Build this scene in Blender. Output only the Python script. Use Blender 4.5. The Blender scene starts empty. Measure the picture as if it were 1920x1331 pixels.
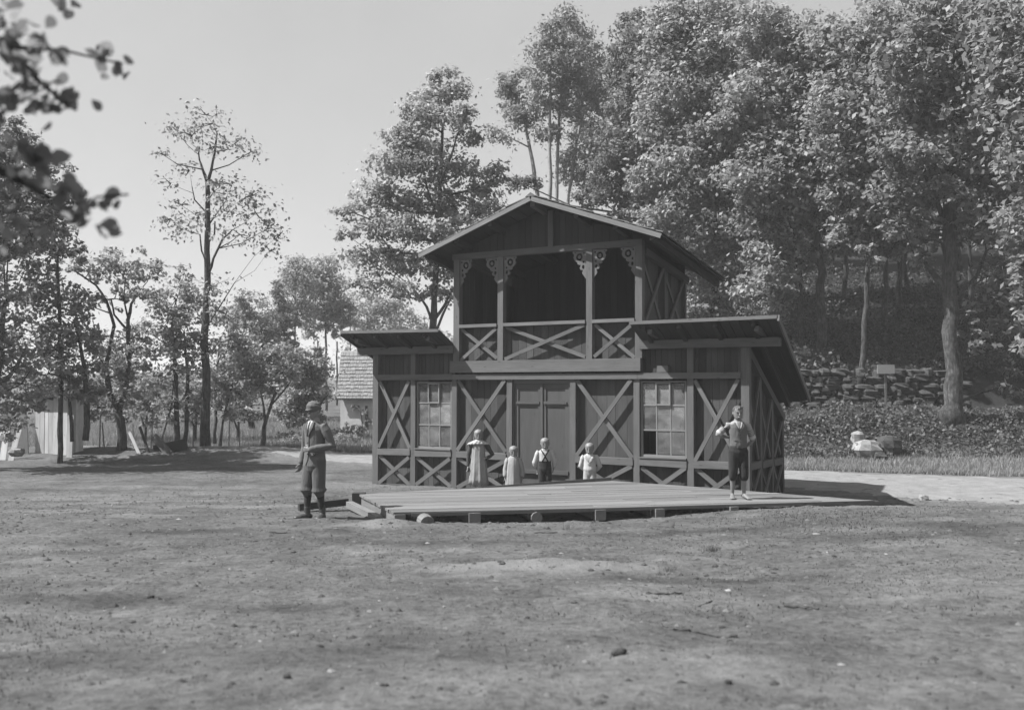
import bpy, bmesh, math
import numpy as np
from mathutils import Vector, Matrix, noise as mnoise
SC = bpy.context.scene
COL = SC.collection
# ------------------------------------------------------------------ camera frame
F_PX, CX, CY, EYE = 1850.0, 960.0, 665.5, 2.35
PITCH, ROLL = 0.0291, -0.0025
TH, HX, HY = 0.5358, -3.266, 23.3482          # pavilion yaw and its front left corner
_F = np.array([0, math.cos(PITCH), math.sin(PITCH)])
_U = np.array([0, -math.sin(PITCH), math.cos(PITCH)])
_R = np.array([1.0, 0, 0])
_c, _s = math.cos(ROLL), math.sin(ROLL)
_R, _U = _R * _c + _U * _s, _U * _c - _R * _s
def at(x, y, Y):
    """point of the place seen at photo pixel x, y at distance Y"""
    d = _F + _R * (x - CX) / F_PX - _U * (y - CY) / F_PX
    return np.array([0, 0, EYE]) + d * (Y / d[1])
def sstep(a, b, x):
    t = np.clip((np.asarray(x, float) - a) / (b - a), 0, 1)
    return t * t * (3 - 2 * t)
def vnoise(x, y, seed=0):
    x = np.asarray(x, float); y = np.asarray(y, float)
    xi = np.floor(x).astype(np.int64); yi = np.floor(y).astype(np.int64)
    fx = x - xi; fy = y - yi
    fx = fx * fx * (3 - 2 * fx); fy = fy * fy * (3 - 2 * fy)
    def h(a, b):
        n = (a * 374761393 + b * 668265263 + seed * 974634533) & 0x7fffffff
        n = ((n ^ (n >> 13)) * 1274126177) & 0x7fffffff
        return ((n ^ (n >> 16)) & 0xffff) / 65535.0
    return (h(xi, yi) * (1 - fx) + h(xi + 1, yi) * fx) * (1 - fy) + (h(xi, yi + 1) * (1 - fx) + h(xi + 1, yi + 1) * fx) * fy
def fbm(x, y, seed=0, o=4):
    s = 0; a = 1; t = 0
    for i in range(o):
        s = s + a * vnoise(x * 2 ** i, y * 2 ** i, seed + i); t += a; a *= .5
    return s / t
# ------------------------------------------------------------------ terrain height
def G(x, y, fine=True):
    x = np.asarray(x, float); y = np.asarray(y, float)
    base = np.interp(y, [0, 5, 9, 12, 14.5, 18, 21, 24, 29, 34, 42, 60, 150, 400, 3000],
                     [.85, .80, .57, .45, .365, .17, .04, 0, .02, .1, .28, .5, 2.0, 5, 6])
    right = np.interp(y, [0, 6, 10, 13.5, 15.0, 17, 19, 27, 29, 60, 150, 400, 3000],
                      [.85, .76, .64, .56, .48, .2, -.02, 0, .08, .5, 2.0, 5, 6])
    w = sstep(1.4, 5.0, x)
    z = base * (1 - w) + right * w
    hill = np.interp(y, [28.6, 29.4, 31, 34, 34.4, 34.9, 45, 60, 90, 150, 3000],
                     [0, .12, 1.05, 1.3, 1.35, 2.3, 5.6, 10.5, 17, 22, 22])
    z = z + hill * sstep(0.5, 7.5, x - .12 * (y - 34) + 1.2 * (vnoise(y * .3, x * .05, 5) - .5))
    z = z + .3 * np.exp(-((y - 31.6) / 1.7) ** 2) * (1 - sstep(-8, -5.2, x))
    z = z + .08 * np.exp(-(((x - .35) / 1.1) ** 2 + ((y - 9.7) / .28) ** 2))
    z = z - .10 * np.exp(-(((x - .3) / 1.6) ** 2 + ((y - 14.7) / .5) ** 2)) * .5
    z = z + .09 * np.exp(-(((x + 1.75) / .45) ** 2 + ((y - 13.75) / .3) ** 2))
    z = z + .07 * (fbm(x * .45, y * .45, 11) - .5) * sstep(3, 8, y)
    if fine:
        near = 1 - sstep(22, 40, y)
        z = z + near * (.06 * (fbm(x * 2.2, y * 2.2, 21, 3) - .5) + .036 * (fbm(x * 9, y * 9, 31, 3) - .5))
    return z
def road_mid(x):
    return np.interp(x, [-40, -16, -9, -4, 2, 6, 11, 20, 60], [38, 34.6, 32.6, 30.3, 27.4, 25.0, 21.6, 19.3, 15])
def road_half(x):
    return np.interp(x, [-40, -6, 4, 9, 14, 60], [1.0, 1.3, 2.0, 3.3, 3.6, 3.4])
# ------------------------------------------------------------------ materials (the photograph is a grey plate: every colour is neutral)
def mat(name):
    m = bpy.data.materials.new(name); m.use_nodes = True
    nt = m.node_tree
    return m, nt, nt.nodes['Principled BSDF']
def nn(nt, t, **kw):
    n = nt.nodes.new(t)
    for k, v in kw.items():
        setattr(n, k, v)
    return n
def ramp(nt, src, stops):
    r = nn(nt, 'ShaderNodeValToRGB')
    e = r.color_ramp.elements
    while len(e) < len(stops): e.new(.5)
    for el, (p, v) in zip(e, stops):
        el.position = p; el.color = (v, v, v, 1)
    nt.links.new(src, r.inputs[0]); return r
def math_(nt, op, a, b=None, c=None):
    n = nn(nt, 'ShaderNodeMath', operation=op)
    for i, v in enumerate((a, b, c)):
        if v is None: continue
        if isinstance(v, (int, float)): n.inputs[i].default_value = v
        else: nt.links.new(v, n.inputs[i])
    return n.outputs[0]
def noise_(nt, vec, scale, detail=4, rough=.55):
    n = nn(nt, 'ShaderNodeTexNoise'); n.inputs['Scale'].default_value = scale
    n.inputs['Detail'].default_value = detail; n.inputs['Roughness'].default_value = rough
    if vec is not None: nt.links.new(vec, n.inputs['Vector'])
    return n.outputs['Fac']
def grey(nt, bs, val):
    c = nn(nt, 'ShaderNodeCombineColor')
    for i in range(3): nt.links.new(val, c.inputs[i])
    nt.links.new(c.outputs[0], bs.inputs['Base Color'])
def bump_(nt, bs, h, strength=.4, dist=.02):
    b = nn(nt, 'ShaderNodeBump'); b.inputs['Strength'].default_value = strength; b.inputs['Distance'].default_value = dist
    nt.links.new(h, b.inputs['Height']); nt.links.new(b.outputs[0], bs.inputs['Normal'])
KT = .7
def wood_mat(name, tone, var=.35, grain=.5, rough=.8, stain=.45):
    tone = tone * KT; var = min(.6, var * 1.35)
    m, nt, bs = mat(name)
    uv = nn(nt, 'ShaderNodeUVMap'); uv.uv_map = 'UVMap'
    mp = nn(nt, 'ShaderNodeMapping'); mp.inputs['Scale'].default_value = (1.6, 60, 1)
    nt.links.new(uv.outputs[0], mp.inputs[0])
    g = noise_(nt, mp.outputs[0], 1.0, 5, .6)
    mp2 = nn(nt, 'ShaderNodeMapping'); mp2.inputs['Scale'].default_value = (1.2, 5, 1)
    nt.links.new(uv.outputs[0], mp2.inputs[0])
    st = noise_(nt, mp2.outputs[0], 1.3, 4, .6)
    at_ = nn(nt, 'ShaderNodeAttribute', attribute_name='tone')
    v = math_(nt, 'MULTIPLY_ADD', g, grain * 2 , 1 - grain)
    v = math_(nt, 'MULTIPLY', v, math_(nt, 'MULTIPLY_ADD', st, stain * 2, 1 - stain))
    v = math_(nt, 'MULTIPLY', v, math_(nt, 'MULTIPLY_ADD', at_.outputs['Fac'], 2 * var, 1 - var))
    vo = nn(nt, 'ShaderNodeTexVoronoi'); vo.inputs['Scale'].default_value = 1.0
    mp3 = nn(nt, 'ShaderNodeMapping'); mp3.inputs['Scale'].default_value = (2.6, 11, 1)
    nt.links.new(uv.outputs[0], mp3.inputs[0]); nt.links.new(mp3.outputs[0], vo.inputs['Vector'])
    kn = ramp(nt, vo.outputs['Distance'], [(0.05, .45), (.14, 1)])
    v = math_(nt, 'MULTIPLY', v, kn.outputs[0])
    v = math_(nt, 'MULTIPLY', v, tone)
    grey(nt, bs, v); bs.inputs['Roughness'].default_value = rough
    bump_(nt, bs, g, .35, .006)
    return m
def plain_mat(name, tone, scale=8, var=.3, rough=.85, bump=.3, dist=.01, scale2=None, stops=None):
    tone = tone * KT
    m, nt, bs = mat(name)
    tc = nn(nt, 'ShaderNodeTexCoord')
    n = noise_(nt, tc.outputs['Object'], scale, 5, .6)
    v = math_(nt, 'MULTIPLY_ADD', n, 2 * var, 1 - var)
    if scale2:
        n2 = noise_(nt, tc.outputs['Object'], scale2, 3, .6)
        v = math_(nt, 'MULTIPLY', v, math_(nt, 'MULTIPLY_ADD', n2, var * 2, 1 - var))
    v = math_(nt, 'MULTIPLY', v, tone)
    grey(nt, bs, v); bs.inputs['Roughness'].default_value = rough
    if bump: bump_(nt, bs, n, bump, dist)
    return m
def cloth_mat(name, tone, weave=220, folds=9, var=.2, stripes=0):
    tone = tone * KT
    m, nt, bs = mat(name)
    tc = nn(nt, 'ShaderNodeTexCoord')
    w = noise_(nt, tc.outputs['Object'], weave, 2, .6)
    f = noise_(nt, tc.outputs['Object'], folds, 3, .6)
    v = math_(nt, 'MULTIPLY_ADD', w, 2 * var, 1 - var)
    v = math_(nt, 'MULTIPLY', v, math_(nt, 'MULTIPLY_ADD', f, .3, .85))
    v = math_(nt, 'MULTIPLY', v, tone)
    grey(nt, bs, v); bs.inputs['Roughness'].default_value = .92
    bs.inputs['Sheen Weight'].default_value = .04
    mp = nn(nt, 'ShaderNodeMapping'); mp.inputs['Scale'].default_value = (1, 1, .45)
    nt.links.new(tc.outputs['Object'], mp.inputs[0])
    f2 = noise_(nt, mp.outputs[0], 13, 3, .5)
    bump_(nt, bs, f2, .55, .03)
    return m
def leaf_mat(name, tone, trans=.5, var=.5, rough=.5):
    m, nt, bs = mat(name)
    a = nn(nt, 'ShaderNodeAttribute', attribute_name='tone')
    v = math_(nt, 'MULTIPLY', math_(nt, 'MULTIPLY_ADD', a.outputs['Fac'], 2 * var, 1 - var), tone)
    grey(nt, bs, v); bs.inputs['Roughness'].default_value = rough
    bs.inputs['Specular IOR Level'].default_value = .5
    tr = nn(nt, 'ShaderNodeBsdfTranslucent'); c = nn(nt, 'ShaderNodeCombineColor')
    v2 = math_(nt, 'MULTIPLY', v, 1.5)
    for i in range(3): nt.links.new(v2, c.inputs[i])
    nt.links.new(c.outputs[0], tr.inputs[0])
    mx = nn(nt, 'ShaderNodeMixShader'); mx.inputs[0].default_value = trans
    nt.links.new(bs.outputs[0], mx.inputs[1]); nt.links.new(tr.outputs[0], mx.inputs[2])
    nt.links.new(mx.outputs[0], nt.nodes['Material Output'].inputs[0])
    return m
M = {}
M['post'] = wood_mat('weathered_timber', .108, .22, .4)
M['brace'] = wood_mat('brace_timber', .122, .25, .45)
M['plank'] = wood_mat('dark_stained_boards', .054, .35, .45)
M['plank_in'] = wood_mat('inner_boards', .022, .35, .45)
M['roofwood'] = wood_mat('roof_boards', .034, .3, .45)
M['barge'] = wood_mat('barge_timber', .115, .25, .45)
M['deck'] = wood_mat('bleached_deck_boards', .17, .22, .35, stain=.3)
M['log'] = wood_mat('log_wood', .15, .25, .5)
M['sash'] = wood_mat('window_paint', .2, .15, .3)
M['door'] = wood_mat('door_paint', .08, .15, .3, .6)
M['dark_shingle'] = wood_mat('dark_shingles', .12, .38, .4)
M['shingle'] = wood_mat('grey_shingles', .30, .13, .3)
M['whiteboard'] = wood_mat('whitewashed_boards', .62, .2, .25)
def bark_mat(name, tone):
    m, nt, bs = mat(name); tc = nn(nt, 'ShaderNodeTexCoord')
    mp = nn(nt, 'ShaderNodeMapping'); mp.inputs['Scale'].default_value = (1, 1, .16); nt.links.new(tc.outputs['Object'], mp.inputs[0])
    rd = noise_(nt, mp.outputs[0], 22, 5, .65); lg = noise_(nt, tc.outputs['Object'], 2.2, 4, .6); md = noise_(nt, tc.outputs['Object'], 9, 4, .7)
    v = math_(nt, 'MULTIPLY', ramp(nt, rd, [(.34, .25), (.5, .9), (.68, 1.5)]).outputs[0], ramp(nt, lg, [(.3, .5), (.7, 1.5)]).outputs[0])
    v = math_(nt, 'MULTIPLY', v, ramp(nt, md, [(.35, .6), (.65, 1.3)]).outputs[0])
    grey(nt, bs, math_(nt, 'MULTIPLY', v, tone)); bs.inputs['Roughness'].default_value = .95; bump_(nt, bs, rd, 1.0, .06); return m
M['bark'] = bark_mat('bark', .05)
M['bark_pale'] = bark_mat('pale_bark', .06)  # slightly paler bark tone, for the biggest tree
M['birchbark'] = plain_mat('birch_bark', .3, 9, .55, .85, .4, .02, 30)
M['plaster'] = plain_mat('limewashed_plaster', .62, 5, .18, .95, .3, .02, 1.2)
M['stone'] = plain_mat('field_stone', .055, 6, .4, .9, .7, .05, 1.5)  # base tone lowered to stand for the canopy shade on the wall
M['palestone'] = plain_mat('pale_boulder', .28, 5, .35, .9, .7, .05, 1.5)
M['sign'] = plain_mat('sign_enamel', .42, 12, .15, .5, .1)
M['dark'] = plain_mat('dark_opening', .03, 6, .3)
M['leaf'] = leaf_mat('leaf_mid', .185)
M['leaf_pale'] = leaf_mat('leaf_pale', .23)
M['leaf_dark'] = leaf_mat('leaf_dark', .12)
M['leaf_near'] = leaf_mat('leaf_near', .15, .6, .3, .55)
M['grass'] = leaf_mat('grass_blades', .17, .3, .45, .7)
M['turf'] = leaf_mat('turf_blades', .075, .3, .5, .8)
M['bank'] = leaf_mat('bank_leaves', .075, .35, .6, .6)
M['slope'] = leaf_mat('slope_leaves', .042, .3, .6, .6)  # leaf colour darkened to carry the shade under the canopy
M['grass_dry'] = leaf_mat('dry_grass_blades', .2, .3, .45, .7)
M['twig'] = plain_mat('twig_bark', .06, 20, .4, .9, .4)
M['skin'] = plain_mat('skin', .245, 18, .08, .55, .08, .004)
M['skin_dark'] = plain_mat('tanned_skin', .205, 18, .1, .55, .08, .004)
M['hair_fair'] = plain_mat('fair_hair', .235, 60, .3, .6, .6, .006)
M['hair_dark'] = plain_mat('brown_hair', .08, 60, .4, .6, .6, .006)
M['feature'] = plain_mat('eye_and_lip', .085, 30, .2, .5, 0)
M['tweed'] = cloth_mat('grey_tweed', .12, 160, 9, .3)
M['tweed_dark'] = cloth_mat('dark_tweed', .09, 160, 9, .3)
M['black'] = cloth_mat('black_wool', .013, 200)
M['stocking'] = cloth_mat('dark_stocking', .02, 300)
M['boot'] = plain_mat('boot_leather', .05, 30, .3, .5, .3)
M['white'] = cloth_mat('white_linen', .50, 260, 9, .06)
M['offwhite'] = cloth_mat('unbleached_linen', .40, 260, 9, .08)
M['pinafore'] = cloth_mat('washed_print_cotton', .30, 180, 9, .22)
M['smock'] = cloth_mat('pale_flannel', .34, 180, 9, .15)
M['darkprint'] = cloth_mat('dark_print_cotton', .05, 120, 9, .5)
M['waistcoat'] = cloth_mat('worn_waistcoat', .12, 200, 9, .25)
def glass_mat():
    m, nt, bs = mat('dusty_window_glass')
    tc = nn(nt, 'ShaderNodeTexCoord')
    mpg = nn(nt, 'ShaderNodeMapping'); mpg.inputs['Scale'].default_value = (1.2, 1, 2.2); mpg.inputs['Rotation'].default_value = (0, .9, .3); nt.links.new(tc.outputs['Object'], mpg.inputs[0])
    n = noise_(nt, mpg.outputs[0], 2.2, 4, .6)
    n2 = noise_(nt, tc.outputs['Object'], 40, 3, .6)
    v = math_(nt, 'MULTIPLY', math_(nt, 'MULTIPLY_ADD', n, .2, .06), math_(nt, 'MULTIPLY_ADD', n2, .8, .6))
    at_ = nn(nt, 'ShaderNodeAttribute', attribute_name='tone')
    v = math_(nt, 'MULTIPLY', v, math_(nt, 'MULTIPLY_ADD', at_.outputs['Fac'], 1.1, .75))
    grey(nt, bs, v); bs.inputs['Roughness'].default_value = .25
    tr = nn(nt, 'ShaderNodeBsdfTransparent'); mx = nn(nt, 'ShaderNodeMixShader')
    r = ramp(nt, n, [(.3, .25), (.7, .62)])
    nt.links.new(r.outputs[0], mx.inputs[0]); nt.links.new(tr.outputs[0], mx.inputs[1]); nt.links.new(bs.outputs[0], mx.inputs[2])
    nt.links.new(mx.outputs[0], nt.nodes['Material Output'].inputs[0])
    return m
M['glass'] = glass_mat()
def ground_mat(name, kind):
    m, nt, bs = mat(name)
    tc = nn(nt, 'ShaderNodeTexCoord'); P = tc.outputs['Object']
    big = noise_(nt, P, .35, 5, .6); mid = noise_(nt, P, 2.2, 5, .65); fine = noise_(nt, P, 16, 4, .7); grit = noise_(nt, P, 70, 3, .7)
    mp = nn(nt, 'ShaderNodeMapping'); mp.inputs['Scale'].default_value = (1, 2.2, 1); mp.inputs['Rotation'].default_value = (0, 0, .2)
    nt.links.new(P, mp.inputs[0]); streak = noise_(nt, mp.outputs[0], .55, 5, .6)
    blotch = ramp(nt, noise_(nt, P, .9, 6, .7), [(.34, .72), (.5, 1.0), (.68, 1.12)])
    if kind == 'road':
        v = math_(nt, 'MULTIPLY_ADD', mid, .34, .16)
        v = math_(nt, 'MULTIPLY', v, math_(nt, 'MULTIPLY_ADD', fine, .5, .75))
    else:
        v = math_(nt, 'MULTIPLY_ADD', big, .13, .085)
        v = math_(nt, 'MULTIPLY', v, math_(nt, 'MULTIPLY_ADD', mid, 1.1, .45))
        v = math_(nt, 'MULTIPLY', v, ramp(nt, fine, [(.3, .6), (.5, 1.0), (.7, 1.3)]).outputs[0])
        speck = ramp(nt, noise_(nt, P, 7.5, 5, .72), [(.36, .66), (.46, 1.0), (.62, 1.0), (.7, 1.12)])
        v = math_(nt, 'MULTIPLY', v, speck.outputs[0])
        v = math_(nt, 'MULTIPLY', v, blotch.outputs[0])
        sand = ramp(nt, streak, [(.52, 0), (.66, 1)])
        v = math_(nt, 'MULTIPLY_ADD', sand.outputs[0], .05, v)
        zone = nn(nt, 'ShaderNodeAttribute', attribute_name='zone')
        sp = nn(nt, 'ShaderNodeSeparateColor'); nt.links.new(zone.outputs['Color'], sp.inputs[0])
        v = math_(nt, 'MULTIPLY', v, math_(nt, 'MULTIPLY_ADD', sp.outputs[0], -.42, 1.0))
        mulch = math_(nt, 'MULTIPLY', math_(nt, 'MULTIPLY_ADD', fine, .06, .012), math_(nt, 'MULTIPLY_ADD', mid, .8, .6))  # leaf litter, with the shade under the trees put into its tone
        mm = nn(nt, 'ShaderNodeMix'); nt.links.new(sp.outputs[2], mm.inputs[0]); nt.links.new(v, mm.inputs[2]); nt.links.new(mulch, mm.inputs[3])
        v = mm.outputs[0]
        pale = nn(nt, 'ShaderNodeMix'); nt.links.new(sp.outputs[1], pale.inputs[0]); nt.links.new(v, pale.inputs[2])
        nt.links.new(math_(nt, 'MULTIPLY', math_(nt, 'MULTIPLY_ADD', mid, .24, .13), math_(nt, 'MULTIPLY_ADD', fine, .5, .75)), pale.inputs[3])
        v = pale.outputs[0]
    v = math_(nt, 'MULTIPLY', v, math_(nt, 'MULTIPLY_ADD', grit, .8 * .57, .6 * .57))
    grey(nt, bs, v); bs.inputs['Roughness'].default_value = .95; bs.inputs['Specular IOR Level'].default_value = .1
    h = math_(nt, 'ADD', math_(nt, 'MULTIPLY', mid, 1.2), math_(nt, 'ADD', math_(nt, 'MULTIPLY', fine, .7), math_(nt, 'MULTIPLY', grit, .25)))
    bump_(nt, bs, h, .8, .035)
    return m
M['ground'] = ground_mat('trodden_earth', 'ground')
M['road'] = ground_mat('gravel_road', 'road')
# ------------------------------------------------------------------ object helpers
RNG = np.random.default_rng(7)
def tag(o, label=None, cat=None, group=None, kind=None):
    if label: o['label'] = label
    if cat: o['category'] = cat
    if group: o['group'] = group
    if kind: o['kind'] = kind
    return o
def empty(name, loc=(0, 0, 0), rz=0, **k):
    o = bpy.data.objects.new(name, None); COL.objects.link(o)
    o.location = [float(v) for v in loc]; o.rotation_euler = (0, 0, rz); o.empty_display_size = .1
    return tag(o, **k)
def link(name, me, m, parent=None):
    o = bpy.data.objects.new(name, me); COL.objects.link(o)
    if m is not None and not me.materials: me.materials.append(m)
    if parent is not None: o.parent = parent
    return o
class MB:
    """collects hexahedra and polygons with grain UVs into one mesh"""
    def __init__(s): s.v = []; s.f = []; s.uv = []; s.t = []
    def hexa(s, b, t, tone=None):
        b = [np.asarray(p, float) for p in b]; t = [np.asarray(p, float) for p in t]
        if np.dot(np.cross(b[1] - b[0], b[2] - b[0]), np.mean(t, 0) - np.mean(b, 0)) < 0:
            b = b[::-1]; t = t[::-1]
        tone = RNG.random() if tone is None else tone
        k = len(s.v); s.v += b + t
        n = len(b); L = float(np.linalg.norm(np.mean(t, 0) - np.mean(b, 0)))
        u0 = RNG.random() * 40; w0 = RNG.random() * 40; per = 0.0
        for i in range(n):
            j = (i + 1) % n; w = float(np.linalg.norm(b[j] - b[i]))
            s.f.append((k + i, k + j, k + n + j, k + n + i))
            s.uv.append([(u0, w0 + per), (u0, w0 + per + w), (u0 + L, w0 + per + w), (u0 + L, w0 + per)]); per += w
            s.t.append(tone)
        s.f.append(tuple(k + i for i in reversed(range(n)))); s.uv.append([(u0 + .3 * i, w0 + .01 * i) for i in range(n)]); s.t.append(tone)
        s.f.append(tuple(k + n + i for i in range(n))); s.uv.append([(u0 + .3 * i, w0 + .01 * i) for i in range(n)]); s.t.append(tone)
    def beam(s, p0, p1, w, h, up=(0, 0, 1), tone=None):
        p0 = np.asarray(p0, float); p1 = np.asarray(p1, float); d = p1 - p0; d /= np.linalg.norm(d)
        a = np.cross(d, up); a /= np.linalg.norm(a); c = np.cross(a, d)
        q = [(-.5, -.5), (.5, -.5), (.5, .5), (-.5, .5)]
        s.hexa([p0 + a * w * x + c * h * y for x, y in q], [p1 + a * w * x + c * h * y for x, y in q], tone)
    def box(s, lo, hi, axis=2, tone=None):
        lo = list(map(float, lo)); hi = list(map(float, hi))
        a, b = [i for i in range(3) if i != axis]
        def P(i, j, k):
            p = [0, 0, 0]; p[a] = (lo[a], hi[a])[i]; p[b] = (lo[b], hi[b])[j]; p[axis] = (lo[axis], hi[axis])[k]; return p
        s.hexa([P(0, 0, 0), P(1, 0, 0), P(1, 1, 0), P(0, 1, 0)], [P(0, 0, 1), P(1, 0, 1), P(1, 1, 1), P(0, 1, 1)], tone)
    def tube(s, pts, rad, n=8, tone=None):
        pts = [np.asarray(p, float) for p in pts]; k = len(s.v)
        tone = RNG.random() if tone is None else tone
        u = RNG.random() * 20; w0 = RNG.random() * 20
        ref = None; L = [u]
        for i, p in enumerate(pts):
            d = pts[min(i + 1, len(pts) - 1)] - pts[max(i - 1, 0)]; d /= (np.linalg.norm(d) + 1e-9)
            if ref is None: ref = np.array([1.0, 0, 0]) if abs(d[0]) < .8 else np.array([0, 1.0, 0])
            a = np.cross(d, ref); a /= np.linalg.norm(a); c = np.cross(a, d); ref = c
            for q in range(n):
                g = 2 * math.pi * q / n; s.v.append(p + (a * math.cos(g) + c * math.sin(g)) * rad[i])
            if i: L.append(L[-1] + float(np.linalg.norm(p - pts[i - 1])))
        for i in range(len(pts) - 1):
            for q in range(n):
                r = (q + 1) % n
                s.f.append((k + i * n + q, k + i * n + r, k + (i + 1) * n + r, k + (i + 1) * n + q))
                W = 6.28 * rad[0] / n
                s.uv.append([(L[i], w0 + q * W), (L[i], w0 + (q + 1) * W), (L[i + 1], w0 + (q + 1) * W), (L[i + 1], w0 + q * W)]); s.t.append(tone)
        for i, rev in ((0, True), (len(pts) - 1, False)):
            r = [k + i * n + q for q in range(n)]
            if rev: r = r[::-1]
            s.f.append(tuple(r)); s.uv.append([(w0 + .05 * math.cos(6.28 * q / n), w0 + .05 * math.sin(6.28 * q / n)) for q in range(n)]); s.t.append(tone)
    def build(s, name, m, parent=None, smooth=False, flip=False):
        me = bpy.data.meshes.new(name)
        me.from_pydata([tuple(p) for p in s.v], [], s.f)
        uv = me.uv_layers.new(name='UVMap')
        uv.data.foreach_set('uv', np.array([c for f in s.uv for c in f], np.float32).ravel())
        a = me.attributes.new('tone', 'FLOAT', 'FACE'); a.data.foreach_set('value', np.array(s.t, np.float32))
        if smooth: me.polygons.foreach_set('use_smooth', [True] * len(me.polygons))
        me.update()
        return link(name, me, m, parent)
def np_mesh(name, verts, faces_n, tone, m, parent=None, smooth=False):
    """verts (N,3); faces are consecutive runs of faces_n verts"""
    me = bpy.data.meshes.new(name)
    N = len(verts); nf = N // faces_n
    me.vertices.add(N); me.vertices.foreach_set('co', verts.astype(np.float32).ravel())
    me.loops.add(N); me.loops.foreach_set('vertex_index', np.arange(N, dtype=np.int32))
    me.polygons.add(nf); me.polygons.foreach_set('loop_start', np.arange(0, N, faces_n, dtype=np.int32))
    me.polygons.foreach_set('loop_total', np.full(nf, faces_n, np.int32))
    a = me.attributes.new('tone', 'FLOAT', 'FACE'); a.data.foreach_set('value', tone.astype(np.float32))
    me.update(calc_edges=True)
    return link(name, me, m, parent)
def rodrigues_axes(nrm, rng):
    r = rng.normal(size=nrm.shape); t = np.cross(nrm, r); t /= np.linalg.norm(t, axis=1, keepdims=True) + 1e-9
    return t, np.cross(nrm, t)
SKYK = 1.6; EXPO = 1.1; HAZE = 0.0010
# ------------------------------------------------------------------ terrain sheet
def axis(knots):
    out = [knots[0][0]]
    for (a, st), (b, st2) in zip(knots[:-1], knots[1:]):
        x = a
        while x < b - 1e-6:
            t = (x - a) / (b - a); x += st * (st2 / st) ** t; out.append(min(x, b))
    return np.array(sorted(set(np.round(out, 4))))
gy = axis([(-30, 5), (2, .3), (4, .05), (10, .08), (20, .14), (36, .3), (60, 2), (200, 20), (900, 150)])
gxp = axis([(0, .07), (8, .10), (18, .3), (40, 2), (200, 25), (700, 150)])
gx = np.concatenate([-gxp[::-1][:-1], gxp])
XX, YY = np.meshgrid(gx, gy); ZZ = G(XX, YY)
me = bpy.data.meshes.new('ground')
nx, ny = len(gx), len(gy)
idx = np.arange(nx * ny).reshape(ny, nx)
quads = np.stack([idx[:-1, :-1], idx[:-1, 1:], idx[1:, 1:], idx[1:, :-1]], -1).reshape(-1, 4)
V = np.stack([XX, YY, ZZ], -1).reshape(-1, 3)
me.vertices.add(len(V)); me.vertices.foreach_set('co', V.astype(np.float32).ravel())
me.loops.add(quads.size); me.loops.foreach_set('vertex_index', quads.astype(np.int32).ravel())
me.polygons.add(len(quads)); me.polygons.foreach_set('loop_start', np.arange(0, quads.size, 4, dtype=np.int32)); me.polygons.foreach_set('loop_total', np.full(len(quads), 4, np.int32))
me.polygons.foreach_set('use_smooth', np.ones(len(quads), bool))
x, y = V[:, 0], V[:, 1]
nz = fbm(x * .5, y * .5, 77)
mulch = sstep(29.2, 30.5, y) * sstep(1.5, 5, x + 3 * (nz - .5))
pale = np.exp(-((np.abs(y - road_mid(x)) / (road_half(x) + 1.0)) ** 4)) * (y > 17) * .55
# bare pale streaks trodden in front of the left end, and the scoured hump by the platform
def ell(cx_, cy_, rx, ry): return np.exp(-(((x - cx_) / rx) ** 2 + ((y - cy_) / ry) ** 2) ** 1.5)
pale = np.maximum(pale, .6 * ell(-4.6, 17.3, 2.2, .35) * (.5 + nz)); pale = np.maximum(pale, .7 * ell(-1.85, 13.55, .5, .3))
pale = np.maximum(pale, 1.1 * ell(.35, 9.6, 1.1, .26) * (.4 + nz)); pale = np.maximum(pale, .5 * ell(-.6, 9.2, .8, .1) * (.4 + nz))
for cx_, cy_, rx_, ry_, k_ in ((-4.8, 17.2, 2.0, .3, .9), (-6.4, 18.6, 1.9, .22, .7), (-8.4, 16.4, 1.6, .2, .6), (-5.6, 15.4, 1.4, .14, .5), (-9.5, 19.6, 2.2, .3, .6), (-7.5, 22.5, 2.6, .35, .5), (-2.9, 18.6, 1.3, .25, .7), (7.3, 13.9, 1.2, .3, .4)): pale = np.maximum(pale, k_ * ell(cx_, cy_, rx_, ry_) * (.35 + 1.3 * fbm(x * 1.5, y * 3, 55)))
darkp = np.zeros_like(x)
for cx_, cy_, rx_, ry_ in ((-3.3, 8.0, 1.0, .4), (-1.9, 7.6, .6, .22), (3.8, 6.9, .7, .2), (2.5, 12.6, 1.5, .35), (-4.3, 13.0, .8, .4), (4.4, 11.4, 1.2, .3), (-1.0, 11.8, 1.2, .25), (1.6, 9.0, .9, .2), (-2.6, 5.8, .8, .3), (5.6, 12.2, 1.0, .5)): darkp = np.maximum(darkp, ell(cx_, cy_, rx_, ry_) * (.3 + 1.2 * fbm(x * 2, y * 2, 66))); pale = np.maximum(pale, .5 * ell(-8, 20.5, 4, .6) * (.4 + nz))
pale = np.maximum(pale, .5 * ell(-3.2, 22.6, 2.5, .7)); pale = np.maximum(pale, .55 * ell(5.6, 15.0, .9, .3))
zone = np.stack([np.clip(darkp, 0, 1), np.clip(pale, 0, 1), np.clip(mulch, 0, 1), np.ones_like(x)], -1)
a = me.color_attributes.new('zone', 'FLOAT_COLOR', 'POINT'); a.data.foreach_set('color', zone.astype(np.float32).ravel())
me.update(calc_edges=True)
tag(link('ground', me, M['ground']), kind='structure')
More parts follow.
